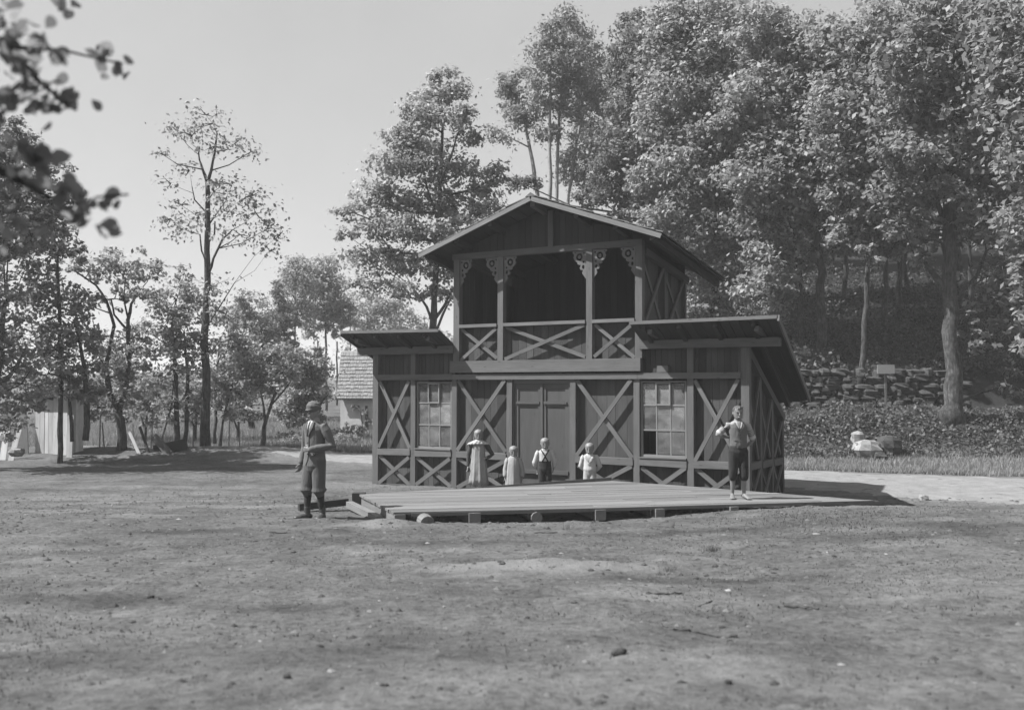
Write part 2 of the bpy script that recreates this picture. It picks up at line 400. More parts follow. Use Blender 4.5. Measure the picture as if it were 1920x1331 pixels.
# the gravel road behind the pavilion
rx = np.concatenate([np.arange(-36, 14, .35), np.arange(14, 50, 1.0)])
rv = []
for tt in np.linspace(-1, 1, 15):
    yy = road_mid(rx) + tt * road_half(rx) * (1 + .15 * (fbm(rx * .7, rx * 0 + tt, 3) - .5))
    zz = G(rx, yy, True) + .012 - .03 * (abs(tt) > .95)
    rv.append(np.stack([rx, yy, zz], -1))
rv = np.array(rv); n0, n1 = rv.shape[:2]
ii = np.arange(n0 * n1).reshape(n0, n1)
rq = np.stack([ii[:-1, :-1], ii[:-1, 1:], ii[1:, 1:], ii[1:, :-1]], -1).reshape(-1, 4)
me = bpy.data.meshes.new('road'); me.from_pydata(rv.reshape(-1, 3).tolist(), [], rq.tolist())
me.polygons.foreach_set('use_smooth', [True] * len(me.polygons)); me.update()
tag(link('road', me, M['road']), kind='structure')
# ------------------------------------------------------------------ the timber pavilion
pav = empty('timber_pavilion', (HX, HY, 0), -TH, label='two storey dark timber pavilion with crossed braces and an open gallery under a gable', cat='pavilion')
a_, b_, c_, d_ = 1.1266, 1.1425, 1.4427, 1.5451
US = np.cumsum([0, a_, b_, c_, d_, c_, b_, a_]); W = US[-1]
ZP0, ZP1 = 2.44, 2.56          # plate beam
ZR0, ZR1 = .70, .84            # breast rail
DEP = 2.60                     # depth of the ground storey
PL = .13                       # plane of the boarding
def front(s_, t_, n_): return (s_, n_, t_)
def right_side(s_, t_, n_): return (W - n_, s_, t_)
def left_side(s_, t_, n_): return (n_, s_, t_)
def part(mb, name, m, parent=None, **k):
    return mb.build(name, M[m], pav if parent is None else parent, **k)
def boards(mp, s0, s1, bot, top, n0, th=.025, pw=.17, rng=RNG):
    mb = MB(); s = s0
    while s < s1 - .02:
        w = min(pw * rng.uniform(.8, 1.2), s1 - s)
        if s1 - s - w < .05: w = s1 - s
        e = s + w - .006; dn = rng.uniform(0, .008)
        bb = (bot(s), bot(e)) if callable(bot) else (bot, bot)
        tt = (top(s), top(e)) if callable(top) else (top, top)
        if min(tt[0] - bb[0], tt[1] - bb[1]) > -.001 and max(tt[0] - bb[0], tt[1] - bb[1]) > .01:
            mb.hexa([mp(s, bb[0], n0 + dn), mp(e, bb[1], n0 + dn), mp(e, bb[1], n0 + th + dn), mp(s, bb[0], n0 + th + dn)],
                    [mp(s, tt[0] + .001, n0 + dn), mp(e, tt[1] + .001, n0 + dn), mp(e, tt[1] + .001, n0 + th + dn), mp(s, tt[0] + .001, n0 + th + dn)])
        s += w
    return mb
def one(name, m, fn, parent=None):
    mb = MB(); fn(mb); return part(mb, name, m, parent)
PW = .135
# posts
for i, u in enumerate(US):
    top = 3.2 if i in (0, 1, 6, 7) else ZP0
    wd = .165 if i in (0, 7) else PW
    uu = u + (.03 if i == 0 else -.03 if i == 7 else 0)
    one('post', 'post', lambda mb: mb.hexa([(uu - wd / 2, 0, -.25), (uu + wd / 2, 0, -.25), (uu + wd / 2, .14, -.25), (uu - wd / 2, .14, -.25)],
        [(uu - wd / 2 + .02, 0, top), (uu + wd / 2 + .015, 0, top), (uu + wd / 2 + .015, .14, top), (uu - wd / 2 + .02, .14, top)], .4 + .4 * RNG.random()))
# plate beams between the wing corner posts: left run, centre, right run
for u0, u1 in ((US[0] + .11, US[2] - .02), (US[2] - .02, US[5] + .05), (US[5] + .05, US[7] - .09)):
    one('plate_beam', 'post', lambda mb: mb.box((u0 + .003, -.035, ZP0), (u1 - .003, .10, ZP1 if u0 > 1 else ZP1 + .01), 0, .5 + .3 * RNG.random()))
for i in (0, 1, 2, 4, 5, 6):
    x0 = US[i] + (PW / 2 if i else .115); x1 = US[i + 1] - (PW / 2 if i < 6 else .115)
    sag = RNG.uniform(-.012, .012)
    one('breast_rail', 'post', lambda mb: mb.hexa([(x0, -.02, ZR0 + sag), (x0, .1, ZR0 + sag), (x0, .1, ZR1 + sag), (x0, -.02, ZR1 + sag)],
        [(x1, -.02, ZR0 - sag), (x1, .1, ZR0 - sag), (x1, .1, ZR1 - sag), (x1, -.02, ZR1 - sag)], .75 + .25 * RNG.random()))
one('sill_beam', 'post', lambda mb: mb.box((.1, .02, -.2), (W - .1, .16, .02), 0, .3))
def cross(x0, x1, z0, z1, v, w=.085, th=.035, name='brace', m='brace', mp=front, e=.0):
    for k, (p, q) in enumerate((((x0, z1), (x1, z0)), ((x0, z0), (x1, z1)))):
        vv = v + (th + .002) * (k - .5) * -1
        j = RNG.uniform(-.02, .02, 4)
        A = np.array(mp(p[0] + .03, p[1] + j[0], vv)); B = np.array(mp(q[0] - .03, q[1] + j[1], vv))
        nrm = np.array(mp(0, 0, 1)) - np.array(mp(0, 0, 0))
        one(name, m, lambda mb: mb.beam(A, B, w * RNG.uniform(.92, 1.08), th, nrm, .35 + .5 * RNG.random()))
for i in range(7):
    x0 = US[i] + (PW / 2 if i else .115); x1 = US[i + 1] - (PW / 2 if i < 6 else .115)
    if i != 3:
        part(boards(front, x0 - .02, x1 + .02, -.15, ZR0 + .05, PL), 'lower_boarding', 'plank')
        cross(x0, x1, .03, ZR0 - .02, .02)
    if i in (0, 2, 4, 6):
        part(boards(front, x0 - .02, x1 + .02, ZR0 + .05, ZP0 + .05, PL, pw=.24 if i == 4 else .18), 'wall_boarding', 'plank')
        cross(x0, x1, ZR1 + .01, ZP0 - .02, .02)
    if i in (0, 1, 5, 6):
        part(boards(front, x0 - .03, x1 + .03, ZP1 - .05, 3.22, PL, pw=.13), 'upper_boarding', 'plank')
# little shutter board nailed beside the fascia on the right wing, and a loose board in the bay left of it
one('nailed_board', 'post', lambda mb: mb.box((7.17, -.015, 2.572), (7.40, .10, 2.70), 0, .8))
# windows
def window(i, missing=()):
    x0 = US[i] + PW / 2 + .02; x1 = US[i + 1] - PW / 2 - .02; z0, z1 = ZR1 + .04, ZP0 - .04
    fr = MB(); w = .035; v0, v1 = .055, .095
    fr.box((x0, v0, z0), (x0 + w, v1, z1), 2); fr.box((x1 - w, v0, z0), (x1, v1, z1), 2)
    fr.box((x0 + w, v0 - .003, z0), (x1 - w, v1 + .003, z0 + w + .01), 0); fr.box((x0 + w, v0 - .003, z1 - w), (x1 - w, v1 + .003, z1), 0)
    o = part(fr, 'window', 'sash')
    cs = np.linspace(x0 + w, x1 - w, 4); rs = np.linspace(z0 + w + .01, z1 - w, 4); rs[1] += .01; rs[2] += .03
    mu = MB()
    for c in cs[1:3]: mu.box((c - .013, v0 + .008, z0 + w + .01), (c + .013, v1 - .008, z1 - w), 2, .8)
    for r in rs[1:3]: mu.box((x0 + w, v0 + .003, r - .014), (x1 - w, v1 - .003, r + .014), 0, .85)
    part(mu, 'glazing_bars', 'sash', o)
    fl = MB(); c0, c1, r0, r1 = cs[1] - .01, cs[2] + .01, rs[2] - .005, rs[3] + .005; t = .03
    fl.box((c0, v0 - .03, r0), (c0 + t, v0 - .004, r1), 2, .9); fl.box((c1 - t, v0 - .03, r0), (c1, v0 - .004, r1), 2, .9)
    fl.box((c0 + t, v0 - .028, r0), (c1 - t, v0 - .006, r0 + t), 0, .9); fl.box((c0 + t, v0 - .028, r1 - t), (c1 - t, v0 - .006, r1), 0, .9)
    part(fl, 'casement', 'sash', o)
    gl = MB()
    for ci in range(3):
        for ri in range(3):
            if (ci, ri) in missing: continue
            tl = RNG.uniform(-.004, .004)
            gl.box((cs[ci] + .014, .072 + tl, rs[ri] + .015), (cs[ci + 1] - .014, .075 + tl, rs[ri + 1] - .015), 2)
    part(gl, 'pane', 'glass', o)
    one('window_sill', 'post', lambda mb: mb.box((x0 - .015, -.035, ZR1 + .012), (x1 + .015, .09, ZR1 + .04), 0, .9), o)
window(1); window(5, ((0, 0),))
# double door
x0, x1 = US[3] + PW / 2, US[4] - PW / 2; xm = (x0 + x1) / 2 + .015
one('door_frame', 'door', lambda mb: (mb.box((x0, .05, ZP0 - .09), (x1, .12, ZP0 - .002), 0), mb.box((x0, .05, -.1), (x0 + .035, .12, ZP0 - .09), 2), mb.box((x1 - .035, .05, -.1), (x1, .12, ZP0 - .09), 2)))
for l, r in ((x0 + .038, xm - .003), (xm + .003, x1 - .038)):
    zt = ZP0 - .095; s_ = .095
    lf = MB()
    lf.box((l, .07, -.05), (l + s_, .12, zt), 2); lf.box((r - s_, .07, -.05), (r, .12, zt), 2)
    for z0_, z1_ in ((-.05, .08), (.40, .50), (1.86, 1.98), (zt - .1, zt)): lf.box((l + s_, .073, z0_), (r - s_, .117, z1_), 0)
    o = part(lf, 'door', 'door')
    for z0_, z1_ in ((.08, .40), (.50, 1.86), (1.98, zt - .1)):
        one('door_panel', 'door', lambda mb: mb.box((l + s_ - .01, .093, z0_ - .01), (r - s_ + .01, .112, z1_ + .01), 2), o)
    one('door_moulding', 'door', lambda mb: mb.beam((l + .05, .055, 1.94), (r - .05, .055, 1.94), .025, .05, tone=.25), o)
    one('door_moulding', 'door', lambda mb: mb.beam((l + .01, .05, .47), (r - .01, .05, .47), .04, .08, tone=.6), o)
one('door_astragal', 'door', lambda mb: mb.box((xm - .028, .048, -.03), (xm + .028, .068, ZP0 - .1), 2, .3))
one('door_step', 'deck', lambda mb: mb.box((x0 - .1, -.28, -.2), (x1 + .1, .04, .02), 0, .8))
# side and back walls: the shed roofs fall to the back
def wing_z(v): return 3.52 - .555 * (v + .5) - .16
for mp, nm in ((right_side, 'r'), (left_side, 'l')):
    tz = lambda s_: wing_z(s_) + .0
    part(boards(mp, .14, DEP, -.35, tz, .10, pw=.18), 'side_boarding', 'plank')
    sv = [.14, .95, 1.76, DEP - .07]
    for k in (1, 2, 3):
        one('post', 'post' if k < 3 else 'plank', lambda mb: mb.box(np.minimum(mp(sv[k] - .06, -.4, -.005), mp(sv[k] + .06, tz(sv[k]) - .03, .098)), np.maximum(mp(sv[k] - .06, -.4, -.005), mp(sv[k] + .06, tz(sv[k]) - .03, .098)), 2, .4))
    for k in range(3):
        s0_, s1_ = sv[k] + (.06 if k else 0), sv[k + 1] - .06
        for nm2, z0_, z1_ in (('breast_rail', ZR0 - .02 - .02 * k, ZR1 - .02 - .02 * k),):
            one(nm2, 'post', lambda mb: mb.box(np.minimum(mp(s0_ + .002, z0_, -.018), mp(s1_ - .002, z1_, .095)), np.maximum(mp(s0_ + .002, z0_, -.018), mp(s1_ - .002, z1_, .095)), 1, .7))
        cross(s0_, s1_, -.02, ZR0 - .05, .02, .07, mp=mp)
        cross(s0_, s1_, ZR1, min(2.42, tz(s1_) - .2), .02, .07, mp=mp)
    one('wall_plate', 'post', lambda mb: mb.beam(mp(.16, tz(.16) - .02, .03), mp(DEP - .02, tz(DEP) - .02, .03), .12, .14, tone=.3))
part(boards(lambda s_, t_, n_: (s_, DEP - n_, t_), .1, W - .1, -.3, wing_z(DEP), 0, pw=.2), 'back_boarding', 'plank')
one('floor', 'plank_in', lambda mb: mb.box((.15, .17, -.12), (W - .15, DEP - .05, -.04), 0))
# wing roofs: boarded shed roofs, high edge to the front
def wing_roof(fl, fr, bl, br):
    fl, fr, bl, br = map(np.array, (fl, fr, bl, br))
    mb = MB(); n = 16; up = np.array([0, .03, .055])
    for k in range(n):
        p, q = k / n, (k + 1) / n - .004
        A, B, C_, D_ = fl + (fr - fl) * p, fl + (fr - fl) * q, bl + (br - bl) * q, bl + (br - bl) * p
        j = np.array([0, RNG.uniform(-.02, .02), 0])
        mb.hexa([A + j, B + j, B + j + up, A + j + up], [D_, C_, C_ + up, D_ + up])
    o = part(mb, 'wing_roof', 'roofwood')
    L = np.linalg.norm(fr - fl); n_r = max(3, int(round(L / .68)))
    for k in range(n_r):
        p = (k + .35) / n_r; A = fl + (fr - fl) * p + np.array([0, .06, -.06]); B = bl + (br - bl) * p + np.array([0, -.04, -.06])
        one('rafter', 'roofwood', lambda mb: mb.beam(A, B, .08, .11, tone=.4 + .4 * RNG.random()), o)
    one('eave_board', 'barge', lambda mb: mb.beam(fl + [0, -.022, .035], fr + [0, -.022, .035], .025, .065, tone=.8), o)
    return o
dn = lambda u, v, z: (u, v, z)
rr = wing_roof((6.83, -.57, 3.50), (9.74, -.57, 3.515), (6.80, 2.95, 1.72), (9.40, 2.95, 1.98))
lr = wing_roof((-.50, -.57, 3.53), (2.26, -.57, 3.49), (-.45, 2.95, 1.98), (2.2, 2.95, 1.72))
one('barge_board', 'barge', lambda mb: mb.beam((9.765, -.59, 3.53), (9.425, 2.98, 1.99), .035, .12, tone=.6), rr)
one('barge_board', 'barge', lambda mb: mb.beam((-.525, -.59, 3.545), (-.475, 2.98, 1.99), .035, .12, tone=.3), lr)
for u0, u1 in ((-.46, US[2] + .02), (US[5] + .1, 9.62)):
    one('eaves_beam', 'post', lambda mb: mb.box((u0, -.06, 3.04), (u1, .12, 3.21), 0, .45))
    for uu in ((u0 + .3, u1 - .4) if u0 < 0 else (u0 + .4, u1 - .3)):
        one('roof_bracket', 'post', lambda mb: mb.beam((uu, -.46, 3.36), (uu, .05, 3.27), .09, .10, tone=.4))
# upper storey
GU = [US[2] + .075, 3.50, 5.66, US[5] + .07]
one('fascia_beam', 'post', lambda mb: mb.box((US[2] - .05, -.075, 2.60), (US[5] + .135, .06, 2.86), 0, .75))
ZT = 5.13
for k, u in enumerate(GU):
    w = .155 if k in (0, 3) else .14
    zb = 2.862
    one('gallery_post', 'post', lambda mb: mb.hexa([(u - w / 2, -.01, zb), (u + w / 2, -.01, zb), (u + w / 2, .13, zb), (u - w / 2, .13, zb)],
        [(u - w / 2 + .015, -.01, ZT), (u + w / 2 + .015, -.01, ZT), (u + w / 2 + .015, .13, ZT), (u - w / 2 + .015, .13, ZT)], .55 + .3 * RNG.random()))
for k in range(3):
    x0, x1 = GU[k] + .08, GU[k + 1] - .08
    one('gallery_rail', 'brace', lambda mb: mb.box((x0, -.035, 3.60), (x1, .10, 3.67), 0, .95))
    part(boards(front, x0 - .02, x1 + .02, 2.84, 3.61, .12, pw=.17), 'parapet_boarding', 'plank')
    cross(x0, x1, 2.89, 3.57, .03, .075)
one('gable_beam', 'post', lambda mb: mb.box((GU[0] - .1, -.02, ZT + .002), (GU[3] + .1, .12, ZT + .135), 0, .3))
GA, GE, GC = 6.27, 5.25, 4.60      # ridge height, eave height, ridge position (front verge)
EL, ER = 1.72, 7.50
def gab(u): return GA - (GA - GE) * (GC - u) / (GC - EL) if u < GC else GA - (GA - GE) * (u - GC) / (ER - GC)
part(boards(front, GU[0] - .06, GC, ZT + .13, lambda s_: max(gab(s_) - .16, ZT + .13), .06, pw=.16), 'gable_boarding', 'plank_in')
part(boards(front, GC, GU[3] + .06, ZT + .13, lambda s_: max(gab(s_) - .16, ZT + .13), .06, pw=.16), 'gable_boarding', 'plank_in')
one('king_post', 'post', lambda mb: mb.box((GC + .10, -.01, ZT + .137), (GC + .22, .055, GA - .24), 2, .25))
# gallery interior: floor, ceiling boards under the roof, side and back walls
UD = 2.55
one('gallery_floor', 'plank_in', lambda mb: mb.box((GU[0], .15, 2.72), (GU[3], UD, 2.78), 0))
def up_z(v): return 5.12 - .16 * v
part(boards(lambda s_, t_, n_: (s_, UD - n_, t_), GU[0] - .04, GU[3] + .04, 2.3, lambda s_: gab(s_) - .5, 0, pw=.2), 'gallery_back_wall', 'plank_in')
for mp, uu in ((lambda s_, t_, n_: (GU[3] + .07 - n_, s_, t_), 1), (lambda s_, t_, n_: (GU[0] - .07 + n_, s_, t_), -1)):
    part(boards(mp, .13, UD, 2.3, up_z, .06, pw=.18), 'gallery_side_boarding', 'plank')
    for k, sv in enumerate((1.3, UD - .06)):
        lo, hi = mp(sv - .05, 2.4, 0.0), mp(sv + .05, up_z(sv) - .12, .058)
        one('gallery_stud', 'post', lambda mb: mb.box(np.minimum(lo, hi), np.maximum(lo, hi), 2, .3))
    one('gallery_top_plate', 'post', lambda mb: mb.beam(mp(.14, up_z(.14) - .06, .0), mp(UD, up_z(UD) - .06, .0), .12, .13, tone=.3))
    cross(.16, 1.24, 3.55, 4.82, .03, .09, mp=mp); cross(1.36, 2.42, 3.5, 4.64, .03, .09, mp=mp)
# main roof, its ridge and eaves dropping a little to the back
def roof_slope(e0, side):
    r0, r1 = np.array([GC, -.55, GA]), np.array([GC, 3.05, GA - .56])
    e0 = np.array(e0); e1 = np.array([e0[0] + (.10 if side > 0 else -.05), 3.05, GE - .62])
    mb = MB(); n = 11; nrm = np.cross(r1 - r0, e0 - r0) * (-side); nrm /= np.linalg.norm(nrm)
    if nrm[2] < 0: nrm = -nrm
    for k in range(n):
        p, q = k / n, min(1.0, (k + 1.0) / n + .03)
        ncol = 24
        for c in range(ncol):
            s0_, s1_ = c / ncol + .001, (c + 1) / ncol - .001
            jj = RNG.uniform(-.012, .012)
            def P(t_, s_): return (r0 + (e0 - r0) * t_) * (1 - s_) + (r1 + (e1 - r1) * t_) * s_
            fo = np.array([0, RNG.uniform(-.03, .012) if c == 0 else 0, 0])
            lift0, lift1 = nrm * .012, nrm * (.030 + RNG.uniform(0, .008))
            q_ = q + jj / 2
            mb.hexa([P(p, s0_) + lift0 + fo, P(p, s1_) + lift0, P(p, s1_) + lift0 + nrm * .018, P(p, s0_) + lift0 + nrm * .018 + fo],
                    [P(q_, s0_) + lift1 + fo, P(q_, s1_) + lift1, P(q_, s1_) + lift1 + nrm * .018, P(q_, s0_) + lift1 + nrm * .018 + fo])
    o = part(mb, 'roof', 'dark_shingle')
    sh = MB()
    nb = 12
    for k in range(nb):
        p, q = k / nb, (k + 1) / nb - .004
        def P(t_, s_): return (r0 + (e0 - r0) * t_) * (1 - s_) + (r1 + (e1 - r1) * t_) * s_
        sh.hexa([P(p, .02), P(q, .02), P(q, .02) - nrm * .022, P(p, .02) - nrm * .022], [P(p, 1), P(q, 1), P(q, 1) - nrm * .022, P(p, 1) - nrm * .022])
    part(sh, 'roof_sheathing', 'roofwood', o)
    one('barge_board', 'barge', lambda mb: mb.beam(r0 + [side * .012, -.02, -.062], e0 + [0, -.02, -.05], .035, .095, (0, 1, 0) if False else nrm, tone=.85), o)
    for t_ in (.36, .66, .93):
        A = (r0 + (e0 - r0) * t_) + [0, .02, -.12]; B = (r1 + (e1 - r1) * t_) + [0, -.05, -.12]
        one('purlin', 'roofwood', lambda mb: mb.beam(A, B, .10, .12, tone=.5), o)
    return o
ro = roof_slope((EL, -.55, GE), -1)
roof_slope((ER, -.55, GE), 1)
one('ridge_cap', 'dark_shingle', lambda mb: (mb.hexa([(GC - .13, -.58, GA - .01), (GC + .13, -.58, GA - .01), (GC, -.58, GA + .075)], [(GC - .13, 3.06, GA - .57), (GC + .13, 3.06, GA - .57), (GC, 3.06, GA - .485)])), ro)
one('ridge_beam', 'barge', lambda mb: mb.beam((GC, -.50, GA - .15), (GC, 3.0, GA - .72), .11, .13, tone=.5), ro)
# fretwork corner brackets: a 2D outline with a ring cut out, given its own thickness
def bracket(flip):
    out = [(0, 0), (.31, 0), (.315, -.045), (.285, -.06), (.28, -.10), (.30, -.135), (.275, -.19), (.235, -.225), (.20, -.24), (.205, -.275), (.16, -.30), (.125, -.295),
           (.135, -.335), (.155, -.36), (.135, -.40), (.095, -.41), (.075, -.40), (.08, -.44), (.095, -.475), (.07, -.51), (.045, -.545), (.0, -.60)]
    holes = [[(.155 + .075 * math.cos(t), -.13 + .08 * math.sin(t)) for t in np.linspace(0, 6.283, 15)[:-1]],
             [(.065 + .03 * math.cos(t), -.345 + .045 * math.sin(t)) for t in np.linspace(0, 6.283, 9)[:-1]],
             [(.255 + .018 * math.cos(t), -.035 + .015 * math.sin(t)) for t in np.linspace(0, 6.283, 7)[:-1]],
             [(.045 + .02 * math.cos(t), -.055 + .025 * math.sin(t)) for t in np.linspace(0, 6.283, 7)[:-1]],
             [(.06 + .022 * math.cos(t), -.24 + .03 * math.sin(t)) for t in np.linspace(0, 6.283, 7)[:-1]]]
    cu = bpy.data.curves.new('bracket', 'CURVE'); cu.dimensions = '2D'; cu.fill_mode = 'BOTH'; cu.extrude = .016
    ring = [(.155 + .035 * math.cos(t), -.13 + .04 * math.sin(t)) for t in np.linspace(0, 6.283, 11)[:-1]]
    for pts in [out] + holes + [ring]:
        sp = cu.splines.new('POLY'); sp.points.add(len(pts) - 1)
        for p, (x_, y_) in zip(sp.points, pts): p.co = (x_ * flip, y_, 0, 1)
        sp.use_cyclic_u = True
    tmp = bpy.data.objects.new('tmp', cu); COL.objects.link(tmp)
    dg = bpy.context.evaluated_depsgraph_get(); me = bpy.data.meshes.new_from_object(tmp.evaluated_get(dg))
    bpy.data.objects.remove(tmp); bpy.data.curves.remove(cu)
    me.materials.clear(); return me
BK = {1: bracket(1), -1: bracket(-1)}
M['fret'] = plain_mat('fretwork_wood', .15, 14, .3)
for k in range(3):
    for u, fl in ((GU[k] + .09, 1), (GU[k + 1] - .075, -1)):
        o = link('bracket', BK[fl], M['fret'], pav); o.location = (u, .04, ZT - .003); o.rotation_euler = (math.pi / 2, 0, 0)
# ------------------------------------------------------------------ dance platform
A = np.array([-2.52, 16.3]); B = np.array([-1.69, 14.1]); Cc = np.array([5.75, 15.55]); D = np.array([1.85, 18.5])
plat = empty('dance_platform', (0, 0, 0), label='low grey plank dance platform on log bearers in front of the pavilion', cat='platform')
ax = (Cc - B) / np.linalg.norm(Cc - B); ay = np.array([-ax[1], ax[0]])
quad = [((p - B) @ ax, (p - B) @ ay) for p in (A, B, Cc, D)]
def clip(poly, t0, t1):
    for sgn, lim in ((1, t0), (-1, -t1)):
        out = []
        for i in range(len(poly)):
            p, q = poly[i], poly[(i + 1) % len(poly)]
            dp, dq = sgn * p[1] - lim, sgn * q[1] - lim
            if dp >= 0: out.append(p)
            if dp * dq < 0:
                t = dp / (dp - dq); out.append((p[0] + (q[0] - p[0]) * t, p[1] + (q[1] - p[1]) * t))
        poly = out
        if len(poly) < 3: return []
    return poly
def deckz(P): # sags in the middle, tip down at the right
    s_ = (P - B) @ ax; t_ = (P - B) @ ay
    return .53 - .018 * math.sin(min(max(s_ / 7.6, 0), 1) * math.pi) + .025 * max(0, t_ / 4) - .03 * sstep(5, 7.6, s_)
t = -.02; 
mb = MB()
while t < 4.6:
    w = RNG.uniform(.13, .19); pl = clip(quad, t, t + w - .007); t += w
    if not pl: continue
    smin = min(p[0] for p in pl); smax = max(p[0] for p in pl)
    if smax - smin < .05: continue
    # split into lengths
    cuts = [smin - .01]
    while cuts[-1] < smax: cuts.append(cuts[-1] + RNG.uniform(2.2, 4.2))
    t0, t1 = min(p[1] for p in pl), max(p[1] for p in pl)
    def span(tt):
        xs = []
        for i in range(4):
            p, q = quad[i], quad[(i + 1) % 4]
            if (p[1] - tt) * (q[1] - tt) <= 0 and p[1] != q[1]: xs.append(p[0] + (q[0] - p[0]) * (tt - p[1]) / (q[1] - p[1]))
        return (min(xs), max(xs)) if len(xs) > 1 else (smin, smin)
    a0, a1 = span(t0 + 1e-4), span(t1 - 1e-4)
    for c0, c1 in zip(cuts[:-1], cuts[1:]):
        c1 = c1 - .008
        q4 = []
        for s_, lim, tt in ((c0, a0, t0), (c1, a0, t0), (c1, a1, t1), (c0, a1, t1)):
            s2 = min(max(s_, lim[0] - RNG.uniform(0, .02)), lim[1] + RNG.uniform(0, .02)); q4.append((s2, tt))
        if max(p[0] for p in q4) - min(p[0] for p in q4) < .1: continue
        tone = RNG.random(); segs = max(1, int((q4[1][0] - q4[0][0]) / .9)); dz = RNG.uniform(-.003, .003)
        for g in range(segs):
            f0, f1 = g / segs, (g + 1) / segs
            P_ = []
            for (f_, i0, i1) in ((f0, 0, 1), (f1, 0, 1), (f1, 3, 2), (f0, 3, 2)):
                s2 = q4[i0][0] + (q4[i1][0] - q4[i0][0]) * f_; tt = q4[i0][1] + (q4[i1][1] - q4[i0][1]) * f_
                xy = B + ax * s2 + ay * tt; P_.append(np.array([xy[0], xy[1], deckz(xy) + dz]))
            mb.hexa([P_[0], P_[3], P_[3] - [0, 0, .035], P_[0] - [0, 0, .035]], [P_[1], P_[2], P_[2] - [0, 0, .035], P_[1] - [0, 0, .035]], tone)
mb.build('deck', M['deck'], plat)
def on3(P, z): return np.array([P[0], P[1], z])
def pbeam(name, m, p, q, z, w, h, tone=.5, up=(0, 0, 1)):
    mb = MB(); mb.beam(on3(p, z), on3(q, z), w, h, up, tone); return mb.build(name, M[m], plat)
pbeam('edge_beam', 'log', B - ay * .03 + ax * .09, A + ax * .09 + ay * .1, .40, .16, .19, .8)
n_ = (D - A) / np.linalg.norm(D - A)
q0 = A + (D - A) * .17
mb = MB(); mb.hexa([on3(q0, .45), on3(q0, .53), on3(q0 + [.01, .03], .53), on3(q0 + [.01, .03], .45)], [on3(D, .45), on3(D, .60), on3(D + [.01, .03], .60), on3(D + [.01, .03], .45)], .3); mb.build('back_edge_board', M['log'], plat)
pbeam('front_edge_board', 'deck', B + ax * .25 - ay * .012, B + ax * 7.5 - ay * .012, .485, .02, .05, .2)
for xpix, rnd, sz in ((884, .085, 'sq'), (1001, .085, 'rd'), (1125, .08, 'sq'), (1243, .07, 'sq'), (1395, .07, 'sq')):
    X_ = (xpix - 960) / 1850 * 14.7; s_ = (np.array([X_, 14.6]) - B) @ ax
    p = B + ax * s_ - ay * .06; q = B + ax * (s_ - .15) + ay * (2.2 + .2 * s_ if s_ < 3 else max(.5, 3.2 - (s_ - 3)))
    mb = MB()
    if sz == 'rd': mb.tube([on3(p, .395), on3(p + (q - p) * .5, .4), on3(q, .40)], [rnd, rnd, rnd * .9], 10, .7)
    else: mb.beam(on3(p, .41), on3(q, .41), rnd * 2, rnd * 1.9, tone=.7)
    mb.build('bearer', M['log'], plat)
# loose log, timbers by the platform
def loose(name, m, label, cat, fn, group=None, smooth=False):
    mb = MB(); fn(mb); o = mb.build(name, M[m], None, smooth); return tag(o, label, cat, group)
p = at(800, 966, 14.0)[:2]
loose('log', 'log', 'short sawn log end poking out from under the platform by its left corner', 'log',
      lambda mb: mb.tube([on3(p + [-.28, .75], .41), on3(p + [-.1, .3], .405), on3(p + [.0, .0], .395), on3(p + [.012, -.03], .39)], [.10, .105, .11, .10], 12, .8))
p = at(655, 935, 16.1); q = at(712, 957, 14.6)
loose('timber_beam', 'log', 'pale squared timber lying on the earth against the platform left end', 'timber', lambda mb: mb.beam(p + [0, 0, -.09], q + [0, 0, -.13], .11, .10, tone=.9))
p = at(560, 947, 15.9); q = at(652, 937, 16.3)
loose('timber_beam', 'roofwood', 'dark squared timber lying on the earth behind the man in the cap', 'timber', lambda mb: mb.beam(p - [0, 0, .03], q - [0, 0, .03], .10, .11, tone=.4))
p = at(672, 928, 16.35)
loose('timber_block', 'roofwood', 'short dark block of wood standing at the back left corner of the platform', 'block', lambda mb: mb.box(p + [-.09, -.09, -.25], p + [.11, .09, .04], 2, .3))
